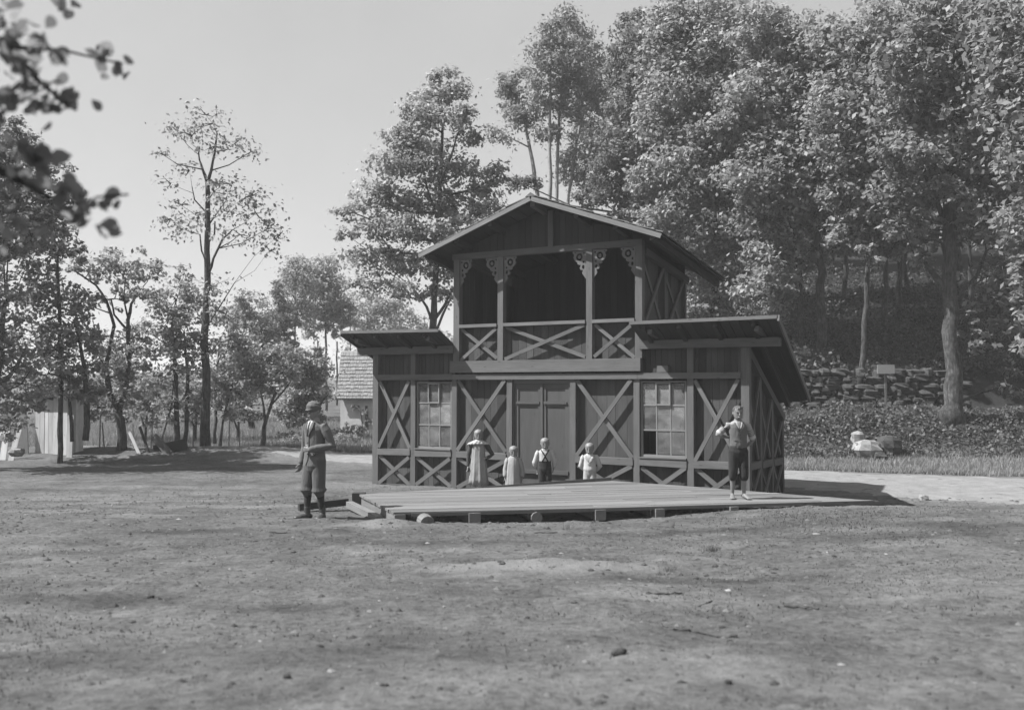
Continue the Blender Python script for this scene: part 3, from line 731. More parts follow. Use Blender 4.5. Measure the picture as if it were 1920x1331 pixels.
# ------------------------------------------------------------------ trees
def crown_mesh(name, centers, radii, counts, leaf, m, parent, rng, up=.5, clump=.33, long=1.0, droop=0, oval=False):
    """leaves in many small sprays spread through ellipsoid lumps; all coordinates relative to parent"""
    P = []; O = []
    sub = []
    for c, r, n in zip(centers, radii, counts):
        c = np.asarray(c); r = np.asarray(r)
        ns = max(6, int(n / 38))
        d = rng.normal(size=(ns, 3)); d /= np.linalg.norm(d, axis=1, keepdims=True)
        rad = rng.uniform(.25, 1.0, (ns, 1)) ** .55
        sc = c + d * rad * r
        sub.append((c, sc))
        k = rng.integers(0, ns, n)
        wgt = rng.uniform(.5, 1.5, ns)[k][:, None]
        off = rng.normal(size=(n, 3)) * (np.mean(r) * clump * .62) * wgt
        off[:, 2] *= .6
        if droop: off[:, 2] -= droop * np.abs(rng.normal(size=n)) * np.mean(r)
        P.append(sc[k] + off); O.append((d[k] * .7 + off / (np.mean(r) + 1e-6)))
    P = np.concatenate(P); O = np.concatenate(O); n = len(P)
    nrm = rng.normal(size=(n, 3)) * .75 + O * .6; nrm[:, 2] += up
    nrm /= np.linalg.norm(nrm, axis=1, keepdims=True)
    t, b = rodrigues_axes(nrm, rng)
    s = leaf * rng.uniform(.6, 1.25, (n, 1))
    tone = np.clip(rng.normal(.5, .22, n), 0, 1)
    if oval:
        prof = [(-.5, 0), (-.38, .28), (-.1, .42), (.2, .33), (.42, .12), (.58, 0), (.42, -.12), (.2, -.33), (-.1, -.42), (-.38, -.28)]
        V = np.stack([P + t * s * u + b * s * v + nrm * s * (.25 * abs(v) - .12 * u * u) for u, v in prof], 1).reshape(-1, 3)
        return np_mesh(name, V, len(prof), tone, m, parent), sub
    V = np.stack([P - t * s * .55 * long, P + b * s * .34 + nrm * s * .06, P + t * s * .6 * long, P - b * s * .34 + nrm * s * .06], 1).reshape(-1, 3)
    return np_mesh(name, V, 4, tone, m, parent), sub
LEAFK = 3.6; BLOBK = 1.22
def tree(label, cat, group, Y, base, trunks, blobs, leaf=.14, dens=2.2, m='leaf', bark='bark', seed=1, up=.8, clump=.33, long=1.0, name='deciduous_tree', thick=1.0, limbs=True, depth=1.0, droop=0, flat=.9, oval=False):
    """trunks: lists of (px, py, width_px[, dy]); blobs: (px, py, rx, ry[, dy]) as measured on the photograph at distance Y"""
    rng = np.random.default_rng(seed)
    mpp = Y / F_PX
    b0 = at(base[0], base[1], Y); gz = float(G(b0[0], Y, False))
    org = np.array([b0[0], Y, gz])
    root = empty(name, org, label=label, cat=cat, group=group)
    tb = MB(); tp = []
    for tr in trunks:
        pts = []; rad = []
        for i, q in enumerate(tr):
            dy = q[3] if len(q) > 3 else 0
            w = at(q[0], q[1], Y + dy) - org
            pts.append(w); rad.append(max(.004 if oval else .012, q[2] * mpp / 2 * thick))
        if tr is trunks[0]:
            pts[0] = np.array([pts[0][0], pts[0][1], -.15]); rad[0] *= 1.25
        # resample with a slight wander
        fp = []; fr = []
        for i in range(len(pts) - 1):
            L = np.linalg.norm(pts[i + 1] - pts[i]); k = max(2, int(L / .5))
            for j in range(k):
                f = j / k; w = rng.normal(size=3) * rad[i] * .22 * (j > 0)
                fp.append(pts[i] * (1 - f) + pts[i + 1] * f + w); fr.append((rad[i] * (1 - f) + rad[i + 1] * f) * rng.uniform(.92, 1.08))
        fp.append(pts[-1]); fr.append(rad[-1])
        tb.tube(fp, fr, 9 if rad[0] > .08 else 6); tp += list(zip(fp, fr))
    allr = []; C = []; R = []; N = []
    for q in blobs:
        bk = 1.45 if 51 <= seed <= 56 else 1.08 if seed in (11, 71) else BLOBK
        rx, ry = q[2] * mpp * bk, q[3] * mpp * bk
        rz = (rx + ry) / 2 * depth
        dy = q[4] if len(q) > 4 else rng.uniform(-.8, .8) * rz
        dn_ = q[5] if len(q) > 5 else 1.0
        C.append(at(q[0], q[1], Y + dy) - org); R.append((rx, rz, ry))
        N.append(int(LEAFK * dens * dn_ * math.pi * rx * ry / (.4 * leaf * leaf)) + 6)
    o, sub = crown_mesh('crown', C, R, N, leaf, M[m], root, rng, up, clump, long, droop, oval)
    if limbs and tp:
        TP = np.array([p for p, r in tp]); TR = np.array([r for p, r in tp])
        for (c, sc), r in zip(sub, R):
            dist = np.linalg.norm(TP - c, axis=1) + 3.0 * np.maximum(0, TP[:, 2] - c[2] + .3 * np.abs(c[0] - TP[:, 0]))
            k = int(np.argmin(dist)); p = TP[k]; L = np.linalg.norm(c - p)
            if L > .15:
                r0 = min(TR[k] * .55, .02 + .018 * L); mid = (p + c) / 2 + rng.normal(size=3) * L * .06 - np.array([0, 0, .06 * L])
                tb.tube([p, mid, c], [r0, r0 * .7, r0 * .4], 5)
            for s_ in sc[rng.permutation(len(sc))[:max(4, min(14, len(sc) // 3))]]:
                tb.tube([c, (c + s_) / 2 + rng.normal(size=3) * .05, s_], [.018, .012, .005], 4)
    tb.build('trunk', M[bark], root, True)
    return root
def copy_tree(o, parent=None):
    c = o.copy(); COL.objects.link(c)
    if parent is not None: c.parent = parent
    for ch in o.children: copy_tree(ch, c)
    return c
TG = 'trees standing along the garden on the left'
t_tall = tree('tall slender tree with a bare straight trunk and thin airy crown', 'tree', TG, 32, (385, 838),
     [[(385, 838, 22), (386, 760, 18), (386, 600, 16), (389, 500, 14), (389, 400, 12), (389, 343, 10)],
      [(389, 343, 8), (380, 318, 6), (374, 300, 4, .5), (372, 280, 3)], [(389, 343, 8), (396, 320, 6), (403, 285, 5), (407, 250, 3)],
      [(390, 515, 7), (400, 485, 6, -.3), (418, 447, 5), (435, 432, 3)], [(388, 500, 5), (378, 470, 4, .5), (375, 440, 3)], [(390, 455, 5), (402, 440, 4), (403, 415, 3)],
      [(389, 425, 4), (410, 395, 3), (425, 375, 2)], [(388, 400, 4), (365, 375, 3), (360, 350, 2)], [(389, 610, 4), (415, 570, 3), (440, 530, 2)]],
     [(385, 215, 40, 10), (400, 232, 50, 12), (330, 245, 26, 20), (360, 255, 40, 18), (440, 270, 30, 12), (470, 285, 22, 10), (400, 275, 40, 16), (305, 290, 14, 12), (320, 345, 26, 12), (355, 320, 24, 14),
      (430, 345, 40, 16), (460, 370, 40, 18), (420, 395, 45, 22), (480, 400, 36, 22), (500, 430, 30, 18), (525, 440, 15, 12), (320, 410, 28, 16), (340, 430, 38, 14), (370, 415, 26, 18), (450, 440, 50, 14),
      (505, 470, 20, 16), (400, 360, 30, 18), (340, 385, 22, 12), (395, 540, 30, 26), (360, 560, 30, 24), (425, 590, 30, 20), (410, 640, 26, 30), (372, 640, 20, 34)],
     leaf=.12, dens=.29, m='leaf', seed=11, clump=.75, thick=.85, flat=.7)
tree('forked old fruit tree left of the tall slender tree', 'tree', TG, 31, (228, 815),
     [[(228, 818, 17), (226, 785, 15), (224, 770, 13)], [(224, 770, 11), (206, 740, 11), (198, 690, 9), (214, 610, 6), (200, 565, 5), (180, 535, 4), (140, 508, 3)],
      [(224, 770, 11), (233, 745, 10), (241, 690, 8), (240, 600, 7), (246, 570, 5), (262, 545, 4)], [(240, 620, 5), (214, 590, 4), (208, 560, 3)], [(241, 600, 4), (232, 560, 3), (235, 520, 2)]],
     [(190, 490, 36, 26), (165, 510, 30, 20), (230, 515, 36, 34), (255, 490, 24, 20), (215, 560, 20, 22), (265, 540, 30, 24), (285, 500, 28, 18), (215, 640, 40, 34), (180, 660, 40, 30), (250, 660, 34, 36), (200, 710, 40, 28), (240, 730, 30, 24), (150, 560, 20, 16), (130, 500, 22, 12)],
     leaf=.15, dens=0.6, m='leaf_pale', seed=12, clump=.4)
tree('dense dark tree spreading over the white plank shed', 'tree', TG, 29, (115, 830),
     [[(112, 830, 9), (114, 740, 8), (112, 600, 7), (108, 480, 4)], [(160, 826, 13), (163, 770, 11), (158, 690, 8), (140, 600, 4)], [(135, 828, 7), (131, 760, 6), (128, 690, 4)]],
     [(60, 460, 55, 40), (100, 440, 40, 26), (40, 520, 40, 36), (90, 530, 50, 34), (130, 480, 30, 24), (110, 590, 60, 36), (150, 570, 34, 24), (60, 640, 50, 34), (120, 650, 55, 36), (165, 640, 34, 26), (90, 700, 60, 32), (150, 700, 44, 34), (170, 735, 30, 20), (40, 700, 40, 36), (70, 400, 40, 30), (30, 440, 40, 40), (125, 735, 40, 18)],
     leaf=.15, dens=0.72, m='leaf', seed=13)
tree('dark low tree cut by the left edge of the view', 'tree', TG, 27, (-20, 840),
     [[(-20, 840, 20), (-15, 760, 18), (0, 640, 12), (10, 560, 6)], [(-15, 740, 10), (30, 690, 6), (50, 650, 3)]],
     [(10, 660, 50, 34), (40, 720, 46, 34), (0, 740, 50, 40), (-30, 620, 60, 60), (20, 790, 40, 30), (60, 760, 24, 20), (-20, 540, 50, 50), (-10, 430, 60, 40), (0, 380, 40, 30), (40, 350, 30, 20)],
     leaf=.15, dens=0.8, m='leaf', seed=14)
tree('bushy tree with two thin trunks beside the tall slender trunk', 'tree', TG, 32.5, (332, 830),
     [[(330, 832, 11), (331, 780, 9), (328, 680, 7), (322, 590, 4)], [(346, 830, 9), (350, 785, 8), (352, 700, 6), (345, 620, 3)], [(300, 834, 4), (322, 760, 3), (326, 715, 2)]],
     [(330, 560, 30, 34), (315, 600, 32, 30), (350, 610, 30, 34), (335, 650, 40, 34), (300, 560, 22, 24), (365, 560, 24, 34), (360, 670, 34, 30), (300, 650, 30, 26), (310, 710, 34, 28), (350, 730, 40, 28), (275, 620, 24, 22), (320, 770, 28, 20), (365, 770, 24, 20), (345, 515, 20, 16)],
     leaf=.14, dens=0.62, m='leaf_pale', seed=15, clump=.4)
tree('leaning young tree standing in the grass behind the man in the cap', 'tree', TG, 33.5, (490, 832),
     [[(490, 833, 8), (495, 800, 7), (508, 760, 6), (518, 735, 5)], [(497, 795, 5), (494, 760, 4), (486, 725, 3)], [(508, 760, 4), (530, 735, 3), (545, 715, 2)]],
     [(500, 690, 34, 24), (470, 710, 30, 22), (530, 700, 30, 24), (515, 660, 30, 20), (480, 670, 30, 20), (545, 680, 24, 24), (455, 690, 24, 20), (495, 725, 30, 14)],
     leaf=.13, dens=.95, m='leaf_pale', seed=16, clump=.4)
tree('thin garden tree just right of the tall trunk with a bent stem', 'tree', TG, 34, (416, 832),
     [[(413, 836, 5), (418, 790, 4), (428, 750, 4), (436, 720, 3)], [(403, 832, 7), (405, 790, 6), (404, 720, 4), (412, 640, 3)]],
     [(425, 650, 30, 30), (440, 690, 34, 24), (415, 700, 30, 26), (450, 640, 26, 24), (430, 600, 26, 24), (405, 740, 30, 22), (440, 735, 30, 18), (415, 770, 22, 18)],
     leaf=.13, dens=.85, m='leaf_pale', seed=17, clump=.4)
tree('round leafy shrub with forked limbs beside the small shingled house', 'shrub', None, 38, (590, 800),
     [[(592, 812, 8), (590, 780, 7), (578, 750, 5), (566, 725, 3)], [(590, 780, 6), (604, 752, 5), (618, 738, 3)], [(590, 775, 5), (588, 740, 4), (585, 700, 2)]],
     [(580, 690, 40, 28), (582, 705, 26, 26), (555, 720, 30, 30), (575, 740, 34, 24), (560, 680, 26, 22), (588, 668, 24, 16), (560, 765, 30, 24), (540, 770, 24, 30), (590, 785, 24, 16)],
     leaf=.13, dens=1.2, m='leaf_pale', seed=18, name='leafy_shrub')
SG = 'shrubs in the garden on the left'
for lb, bx, Yb, bl, sd, mm in (
    ('low round shrub between the forked fruit tree and the bushy tree', 272, 36, [(265, 745, 24, 20), (285, 720, 22, 24), (255, 770, 22, 18), (285, 775, 24, 18)], 301, 'leaf'),
    ('loose grey shrub directly left of the tall bare trunk', 365, 37, [(365, 760, 22, 22), (375, 725, 18, 24), (352, 780, 20, 14)], 302, 'leaf_pale'),
    ('spreading shrub between the tall trunk and the leaning young tree', 445, 38, [(440, 765, 24, 20), (460, 740, 24, 22), (425, 745, 18, 20), (465, 775, 22, 14)], 303, 'leaf'),
    ('pale shrub right of the leaning young tree in the meadow', 540, 44, [(545, 770, 26, 18), (530, 745, 20, 18), (560, 750, 20, 20)], 304, 'leaf_pale'),
    ('dark shrub behind the white plank shed', 95, 34, [(60, 735, 30, 20), (110, 745, 30, 20), (150, 770, 26, 22), (185, 765, 24, 24)], 305, 'leaf_dark'),
    ('tall shrub behind the forked fruit tree', 225, 38, [(215, 700, 30, 24), (240, 680, 28, 24), (225, 740, 34, 22), (205, 770, 26, 18), (245, 775, 26, 16)], 306, 'leaf')):
    tree(lb, 'shrub', SG, Yb, (bx, 815), [[(bx, 818, 5), (bx + 3, 780, 4), (bx + 6, 745, 2)], [(bx + 2, 810, 4), (bx - 12, 770, 3)]], bl, leaf=.13, dens=1.0, m=mm, seed=sd, name='garden_shrub', clump=.4)
FG = 'far trees beyond the garden'
tree('far pale birch crown with a slim white stem rising above the garden', 'tree', FG, 62, (552, 690),
     [[(552, 770, 4), (553, 690, 4), (553, 600, 3), (555, 510, 2)]],
     [(555, 500, 26, 16), (545, 520, 30, 22), (570, 520, 28, 22), (550, 555, 34, 24), (560, 590, 30, 20), (540, 590, 24, 20)], leaf=.2, dens=1.0, m='leaf_pale', seed=21, clump=.4)
tree('far round leafy tree, tallest of the clump left of the small house', 'tree', FG, 66, (610, 690),
     [[(612, 760, 4), (611, 640, 4), (606, 540, 2)], [(632, 760, 4), (632, 640, 3)], [(597, 760, 4), (596, 640, 3)]],
     [(600, 500, 34, 20), (590, 525, 36, 26), (618, 530, 26, 28), (605, 560, 38, 28), (630, 575, 24, 24), (600, 595, 34, 22), (628, 610, 22, 18), (585, 620, 22, 14), (645, 590, 20, 20)], leaf=.2, dens=1.2, m='leaf_pale', seed=22)
tree('far dark spire shaped conifer between the pale far trees', 'tree', FG, 56, (523, 690),
     [[(523, 770, 5), (523, 600, 4), (522, 540, 2)]],
     [(522, 545, 10, 18), (522, 575, 16, 18), (522, 605, 22, 20), (524, 635, 28, 20), (524, 660, 30, 16), (545, 655, 18, 16)], leaf=.17, dens=1.6, m='leaf_dark', seed=23)
tree('far grey green tree left of the dark conifer', 'tree', FG, 52, (470, 690),
     [[(470, 770, 6), (470, 640, 5), (468, 570, 2)]],
     [(465, 560, 24, 18), (480, 590, 28, 24), (455, 600, 26, 26), (475, 630, 32, 26), (500, 620, 20, 30), (450, 650, 30, 26), (490, 660, 34, 24), (465, 690, 34, 20)], leaf=.17, dens=1.2, m='leaf', seed=24)
tree('faint far bushy tree seen just left of the tall leafy tree behind the pavilion', 'tree', FG, 80, (690, 650),
     [[(690, 760, 4), (690, 640, 3), (688, 580, 2)], [(657, 760, 3), (657, 640, 2), (657, 568, 2)]],
     [(690, 570, 34, 24), (720, 590, 34, 20), (675, 600, 26, 24), (705, 620, 40, 18), (740, 580, 30, 20), (760, 610, 36, 20), (650, 555, 16, 14)], leaf=.22, dens=1.0, m='leaf_pale', seed=25)
tree('low far hedge like tree closing the meadow at left', 'tree', FG, 75, (280, 720), [[(280, 770, 5), (280, 700, 3)]],
     [(180, 720, 50, 18), (260, 725, 50, 16), (330, 715, 50, 22), (400, 715, 40, 24), (450, 730, 40, 20), (520, 735, 40, 20), (120, 720, 40, 20)], leaf=.25, dens=1.3, m='leaf', seed=26)
# behind the pavilion
BG = 'tall trees behind the pavilion'
tree('broad leafy tree with a cone shaped crown behind the left wing of the pavilion', 'tree', BG, 37, (812, 800),
     [[(812, 800, 17), (811, 700, 15), (811, 620, 14), (814, 560, 12), (818, 480, 11), (823, 400, 9), (828, 310, 7), (830, 220, 4), (825, 160, 3)],
      [(812, 610, 7), (800, 575, 6), (778, 545, 4)], [(814, 600, 7), (835, 570, 6), (850, 540, 4)], [(812, 640, 6), (830, 590, 5), (846, 558, 3)], [(823, 420, 6), (800, 350, 4), (790, 300, 3)], [(828, 340, 5), (850, 280, 4), (862, 240, 2)]],
     [(828, 145, 20, 20), (812, 180, 36, 22), (845, 178, 30, 24), (785, 215, 30, 20), (870, 215, 24, 16), (820, 225, 50, 22), (755, 255, 34, 20), (790, 270, 46, 22), (880, 258, 28, 14), (725, 310, 34, 20), (760, 310, 40, 24), (815, 325, 44, 24), (865, 320, 34, 24),
      (700, 365, 34, 20), (745, 370, 44, 24), (800, 380, 44, 24), (850, 385, 38, 22), (905, 350, 28, 24), (665, 400, 30, 12), (700, 425, 44, 20), (760, 430, 46, 22), (815, 440, 40, 20), (860, 430, 30, 16), (680, 480, 40, 18), (740, 490, 44, 20), (790, 500, 36, 20), (838, 500, 30, 20),
      (700, 530, 44, 14), (760, 545, 34, 14), (830, 550, 34, 16), (650, 440, 18, 10), (920, 395, 26, 18), (890, 400, 26, 16), (935, 330, 20, 18)],
     leaf=.15, dens=1.35, m='leaf_pale', seed=31, clump=.45)
for k, (st, bl, lb) in enumerate((
     ([[(1030, 640, 9), (1031, 365, 8), (1031, 260, 6), (1032, 140, 4), (1035, 60, 2)]], [(1035, 50, 24, 22), (1015, 85, 22, 26), (1045, 110, 26, 26), (1010, 140, 24, 26), (1040, 170, 26, 24), (1015, 190, 22, 20), (1020, 240, 30, 16)], 'straight white birch stem rising just right of the gable ridge'),
     ([[(1043, 640, 8), (1044, 365, 7), (1048, 230, 5), (1058, 110, 3), (1062, 40, 2)]], [(1062, 25, 26, 16), (1075, 50, 26, 22), (1055, 80, 30, 24), (1080, 100, 26, 26), (1070, 140, 28, 24), (1095, 165, 26, 26), (1075, 200, 30, 24)], 'tallest birch of the clump above the gable'),
     ([[(1010, 640, 9), (1008, 365, 8), (998, 300, 7), (985, 235, 5), (968, 175, 3), (958, 140, 2)]], [(955, 150, 24, 18), (940, 165, 20, 14), (975, 175, 26, 18), (960, 210, 26, 18), (940, 250, 24, 14), (990, 215, 20, 20), (980, 140, 16, 14)], 'birch leaning to the left above the gable'),
     ([[(1065, 640, 7), (1066, 365, 6), (1085, 250, 5), (1098, 150, 3), (1102, 100, 2)]], [(1100, 80, 22, 20), (1115, 110, 20, 26), (1105, 150, 26, 26), (1120, 170, 18, 30), (1110, 200, 30, 22), (1095, 235, 30, 18)], 'slim birch leaning right at the right side of the clump'),
     ([[(1090, 640, 6), (1092, 380, 5), (1098, 300, 4), (1112, 230, 2)]], [(1115, 240, 30, 18), (1100, 270, 34, 20), (1080, 290, 30, 18), (1120, 290, 28, 22), (1070, 320, 34, 16), (1110, 340, 40, 16)], 'short thin birch behind the right slope of the gable roof'))):
    tree(lb, 'birch', 'birches behind the gable', 46 + .7 * k, (st[0][0][0], 640), st, bl, leaf=.15, dens=.85, m='leaf', bark='birchbark', seed=41 + k, clump=.5, long=1.3, droop=.25, name='birch_tree')
RGp = 'big trees on the wooded slope'
tree('leafy tree filling the gap right of the birches', 'tree', RGp, 44, (1215, 640), [[(1160, 640, 10), (1162, 400, 8), (1168, 250, 5)], [(1230, 640, 12), (1225, 300, 9), (1215, 120, 4)]],
     [(1195, 50, 26, 20), (1175, 90, 26, 30), (1215, 90, 40, 30), (1180, 150, 36, 30), (1225, 150, 40, 34), (1165, 210, 26, 24), (1200, 210, 40, 30), (1240, 230, 40, 30), (1180, 270, 40, 26), (1150, 300, 34, 20), (1225, 300, 44, 26), (1160, 350, 40, 22), (1210, 370, 44, 24), (1120, 370, 30, 14), (1240, 400, 34, 22), (1180, 400, 34, 14), (980, 345, 30, 12), (900, 440, 20, 10)],
     leaf=.17, dens=1.5, m='leaf_dark', seed=51)
tree('tall broad tree behind the upper right roof slope', 'tree', RGp, 40, (1340, 640), [[(1345, 640, 22), (1345, 480, 18), (1340, 300, 12), (1335, 120, 5)]],
     [(1235, 120, 34, 36), (1232, 230, 34, 36), (1228, 330, 34, 28), (1220, 415, 30, 22), (1395, 110, 40, 40), (1260, 60, 40, 30), (1310, 30, 60, 34), (1370, 40, 50, 40), (1290, 100, 60, 36), (1350, 110, 60, 40), (1280, 170, 56, 36), (1340, 190, 60, 40), (1400, 160, 50, 40), (1270, 250, 50, 34), (1330, 270, 60, 36), (1390, 250, 50, 40), (1290, 330, 56, 34), (1350, 345, 56, 34), (1270, 400, 44, 30), (1330, 420, 56, 34), (1390, 340, 44, 34), (1300, 470, 40, 30), (1350, 490, 48, 28), (1400, 450, 44, 30), (1330, 545, 34, 24), (1340, 580, 34, 16), (1385, 540, 36, 30), (1310, 585, 26, 10)],
     leaf=.185, dens=1.7, m='leaf_pale', seed=52, clump=.3)
tree('big tree with hanging bright sprays in the middle of the wooded slope', 'tree', RGp, 37, (1540, 640), [[(1540, 640, 18), (1538, 560, 15), (1535, 480, 13), (1530, 300, 9), (1525, 120, 4)], [(1500, 640, 10), (1496, 500, 7), (1480, 400, 4)]],
     [(1390, 230, 40, 36), (1565, 170, 40, 40), (1575, 290, 40, 36), (1420, 45, 40, 30), (1470, 75, 36, 24), (1450, 100, 60, 40), (1520, 90, 50, 44), (1430, 180, 56, 40), (1500, 180, 60, 44), (1450, 260, 60, 40), (1530, 260, 56, 40), (1420, 330, 50, 34), (1480, 345, 60, 36), (1550, 330, 50, 36), (1440, 410, 50, 34), (1500, 420, 56, 34), (1560, 400, 44, 34), (1450, 480, 44, 30), (1420, 540, 40, 26), (1450, 570, 34, 20), (1510, 480, 34, 20), (1570, 460, 30, 20), (1480, 540, 26, 20)],
     leaf=.185, dens=1.7, m='leaf_pale', seed=53, clump=.3)
tree('tree with a mossy thin trunk and a wide crown left of the biggest trunk', 'tree', RGp, 34.8, (1625, 660), [[(1612, 672, 10), (1620, 640, 10), (1625, 570, 10), (1627, 500, 9), (1640, 430, 8), (1630, 300, 7), (1620, 150, 3)]],
     [(1560, 80, 40, 24), (1715, 150, 40, 40), (1720, 330, 40, 34), (1650, 50, 50, 40), (1590, 100, 60, 44), (1660, 120, 56, 44), (1600, 190, 60, 44), (1680, 210, 50, 40), (1600, 280, 56, 40), (1660, 300, 56, 40), (1610, 360, 50, 34), (1670, 380, 50, 34), (1600, 430, 40, 26), (1650, 450, 44, 26), (1690, 450, 34, 20), (1620, 480, 26, 14)],
     leaf=.185, dens=1.5, m='leaf_pale', seed=54, clump=.32)
tree('biggest tree on the bank with a thick bare trunk and spreading crown', 'tree', RGp, 31, (1788, 795),
     [[(1790, 800, 40), (1788, 760, 33), (1784, 660, 29), (1780, 560, 27), (1778, 460, 26), (1780, 380, 24), (1790, 250, 18), (1800, 100, 8)], [(1775, 550, 14), (1755, 520, 12), (1735, 495, 9), (1715, 480, 5)],
      [(1778, 430, 12), (1740, 340, 9), (1710, 260, 5)], [(1782, 400, 12), (1830, 320, 9), (1860, 240, 5)], [(1786, 560, 8), (1830, 520, 7), (1850, 470, 5)], [(1786, 700, 7), (1810, 650, 5), (1815, 600, 3)]],
     [(1700, 30, 60, 40), (1780, 20, 60, 40), (1860, 40, 60, 44), (1720, 110, 60, 44), (1800, 110, 60, 44), (1880, 120, 50, 44), (1700, 200, 56, 40), (1770, 200, 60, 40), (1850, 210, 56, 44), (1900, 230, 40, 40), (1720, 280, 56, 36), (1800, 300, 56, 30), (1700, 350, 50, 30), (1760, 370, 50, 24), (1880, 330, 44, 30),
      (1690, 420, 40, 20), (1740, 430, 40, 20), (1830, 420, 40, 24), (1880, 450, 40, 34), (1850, 520, 30, 24, 0, .6), (1900, 540, 34, 40), (1815, 600, 16, 24, 0, .6), (1720, 480, 24, 14, 0, .6), (1890, 610, 24, 24, 0, .7), (1870, 560, 30, 26, 0, .6), (1900, 650, 26, 30, 0, .7), (1845, 640, 20, 24, 0, .5), (1905, 720, 22, 24, 0, .6), (1740, 470, 24, 12, 0, .6)],
     leaf=.2, dens=1.3, m='leaf', bark='bark_pale', seed=55, clump=.3)
tree('near tree with large bright leaf sprays cut by the right edge of the view', 'tree', RGp, 22, (2080, 880),
     [[(2090, 900, 40), (2090, 700, 36), (2080, 400, 26), (2060, 150, 12)], [(2080, 450, 12), (1990, 380, 8), (1930, 350, 4)]],
     [(1900, 40, 70, 50), (1960, 100, 70, 60), (1890, 170, 50, 40), (1930, 300, 50, 40), (1980, 420, 70, 60), (1930, 520, 36, 30), (2010, 250, 90, 70), (1960, 620, 50, 50), (2050, 60, 90, 70), (1910, 440, 26, 24)],
     leaf=.17, dens=1.1, m='leaf', seed=56, clump=.3)
# slender trunks further up the slope, each with its own small crown: one built, the rest copied
slim = tree('slender dark tree on the upper slope', 'tree', 'slender trees on the upper slope', 41, (1660, 640), [[(1660, 640, 11), (1662, 540, 9), (1658, 420, 7), (1664, 300, 4)]],
     [(1640, 300, 50, 34), (1690, 320, 50, 34), (1660, 370, 60, 30), (1630, 410, 40, 20), (1690, 420, 40, 20), (1660, 260, 50, 34), (1700, 250, 40, 40), (1620, 240, 40, 30)], leaf=.19, dens=1.6, m='leaf_dark', seed=61, name='slender_tree')
SL = 'slender trees on the upper slope'
spots = [(1585, 44, .3, 'slender dark tree on the upper slope left of the mossy thin trunk'), (1690, 43, 1.2, 'slender dark tree on the upper slope left of the bright gap in the wood'), (1702, 47, 2.2, 'second slender dark tree beside the bright gap in the wood'), (1500, 46, 4.0, 'slender dark tree on the slope above the right wing roof'), (1820, 40, 5.1, 'slender dark tree behind the biggest trunk'), (1880, 42, .9, 'slender dark tree on the slope near the right edge'), (1560, 52, 3.0, 'far slender dark tree high on the slope, left part of the wood'), (1640, 54, 3.6, 'far slender dark tree high on the slope, middle of the wood'), (1800, 52, 2.6, 'far slender dark tree high on the slope, right part of the wood'), (1420, 52, 1.7, 'slender dark tree high behind the broad bright tree'), (1330, 56, .1, 'far slender dark tree behind the gable right slope'), (1240, 58, 2.9, 'far slender dark tree right of the birches')]
for x_, Y_, rz, lb in spots:
    c = copy_tree(slim); p = at(x_, 640, Y_); c.location = (p[0], Y_, float(G(p[0], Y_, False))); c.rotation_euler = (0, 0, rz); c['label'] = lb
    s_ = .85 + .3 * ((rz * 7.3) % 1); c.scale = (s_, s_, s_)
# near branches of a lime tree standing left of the camera
lime = tree('near lime tree whose big dark leaves hang into the upper left corner', 'tree', None, 3.3, (-1720, 1500),
     [[(-1720, 1600, 300), (-1730, 900, 270), (-1740, 300, 230), (-1700, -300, 180)], [(-1730, 620, 120, .1), (-900, 380, 80, .1), (-300, 300, 46, .05), (0, 320, 18, 0), (90, 370, 9, 0), (150, 405, 4, 0)], [(-1730, 250, 120), (-900, 40, 80), (-300, 10, 46), (10, 80, 18, 0), (70, 150, 10, 0), (125, 200, 4, 0)], [(20, 90, 10), (120, 95, 6, .3), (230, 120, 4, .3)], [(110, 395, 6), (180, 370, 4), (240, 365, 3)]],
     [(30, 60, 36, 40, 0, .9), (60, 110, 50, 34, 0, 1.2), (95, 175, 36, 30, 0, 1.1), (125, 205, 26, 26, 0, .9), (20, 130, 40, 50, 0, .8), (10, 215, 26, 26, 0, .9), (12, 400, 30, 40, 0, .7), (20, 280, 30, 26, 0, .9), (60, 300, 40, 24, 0, .9), (95, 340, 36, 22, 0, .9), (130, 375, 26, 22, 0, .9), (145, 405, 20, 14, 0, 1.0), (205, 375, 30, 10, 0, .9), (190, 100, 34, 16, .35, .45), (225, 130, 20, 14, .35, .6), (125, 10, 26, 8, .3, .5), (-60, 100, 80, 90, 0, .8), (-60, 330, 80, 70, 0, .8), (-150, -80, 160, 90, 0, .6), (215, 430, 8, 16, 0, .5)],
     leaf=.056, dens=.40, m='leaf_near', seed=71, clump=1.15, limbs=False, up=.2, oval=True, name='lime_tree')
tree('second tree at the left edge with mottled sunlit leaves below the hanging branches', 'tree', None, 27, (-720, 900),
     [[(-720, 960, 60), (-710, 700, 54), (-690, 400, 40), (-640, 200, 20)], [(-690, 480, 24), (-260, 400, 16), (-40, 370, 8), (60, 350, 4)], [(-700, 600, 24), (-280, 500, 14), (-80, 480, 8), (30, 450, 4)]],
     [(20, 350, 40, 26), (60, 380, 40, 24), (90, 420, 36, 20), (20, 410, 50, 30), (60, 450, 50, 26), (10, 470, 40, 26), (120, 430, 20, 12), (-60, 420, 70, 60), (-80, 300, 80, 60), (20, 290, 30, 24), (-110, 230, 70, 50), (30, 300, 44, 34), (80, 325, 40, 30), (105, 370, 36, 30), (35, 250, 36, 24), (60, 420, 44, 30)],
     leaf=.13, dens=1.0, m='leaf', seed=72, clump=.4)
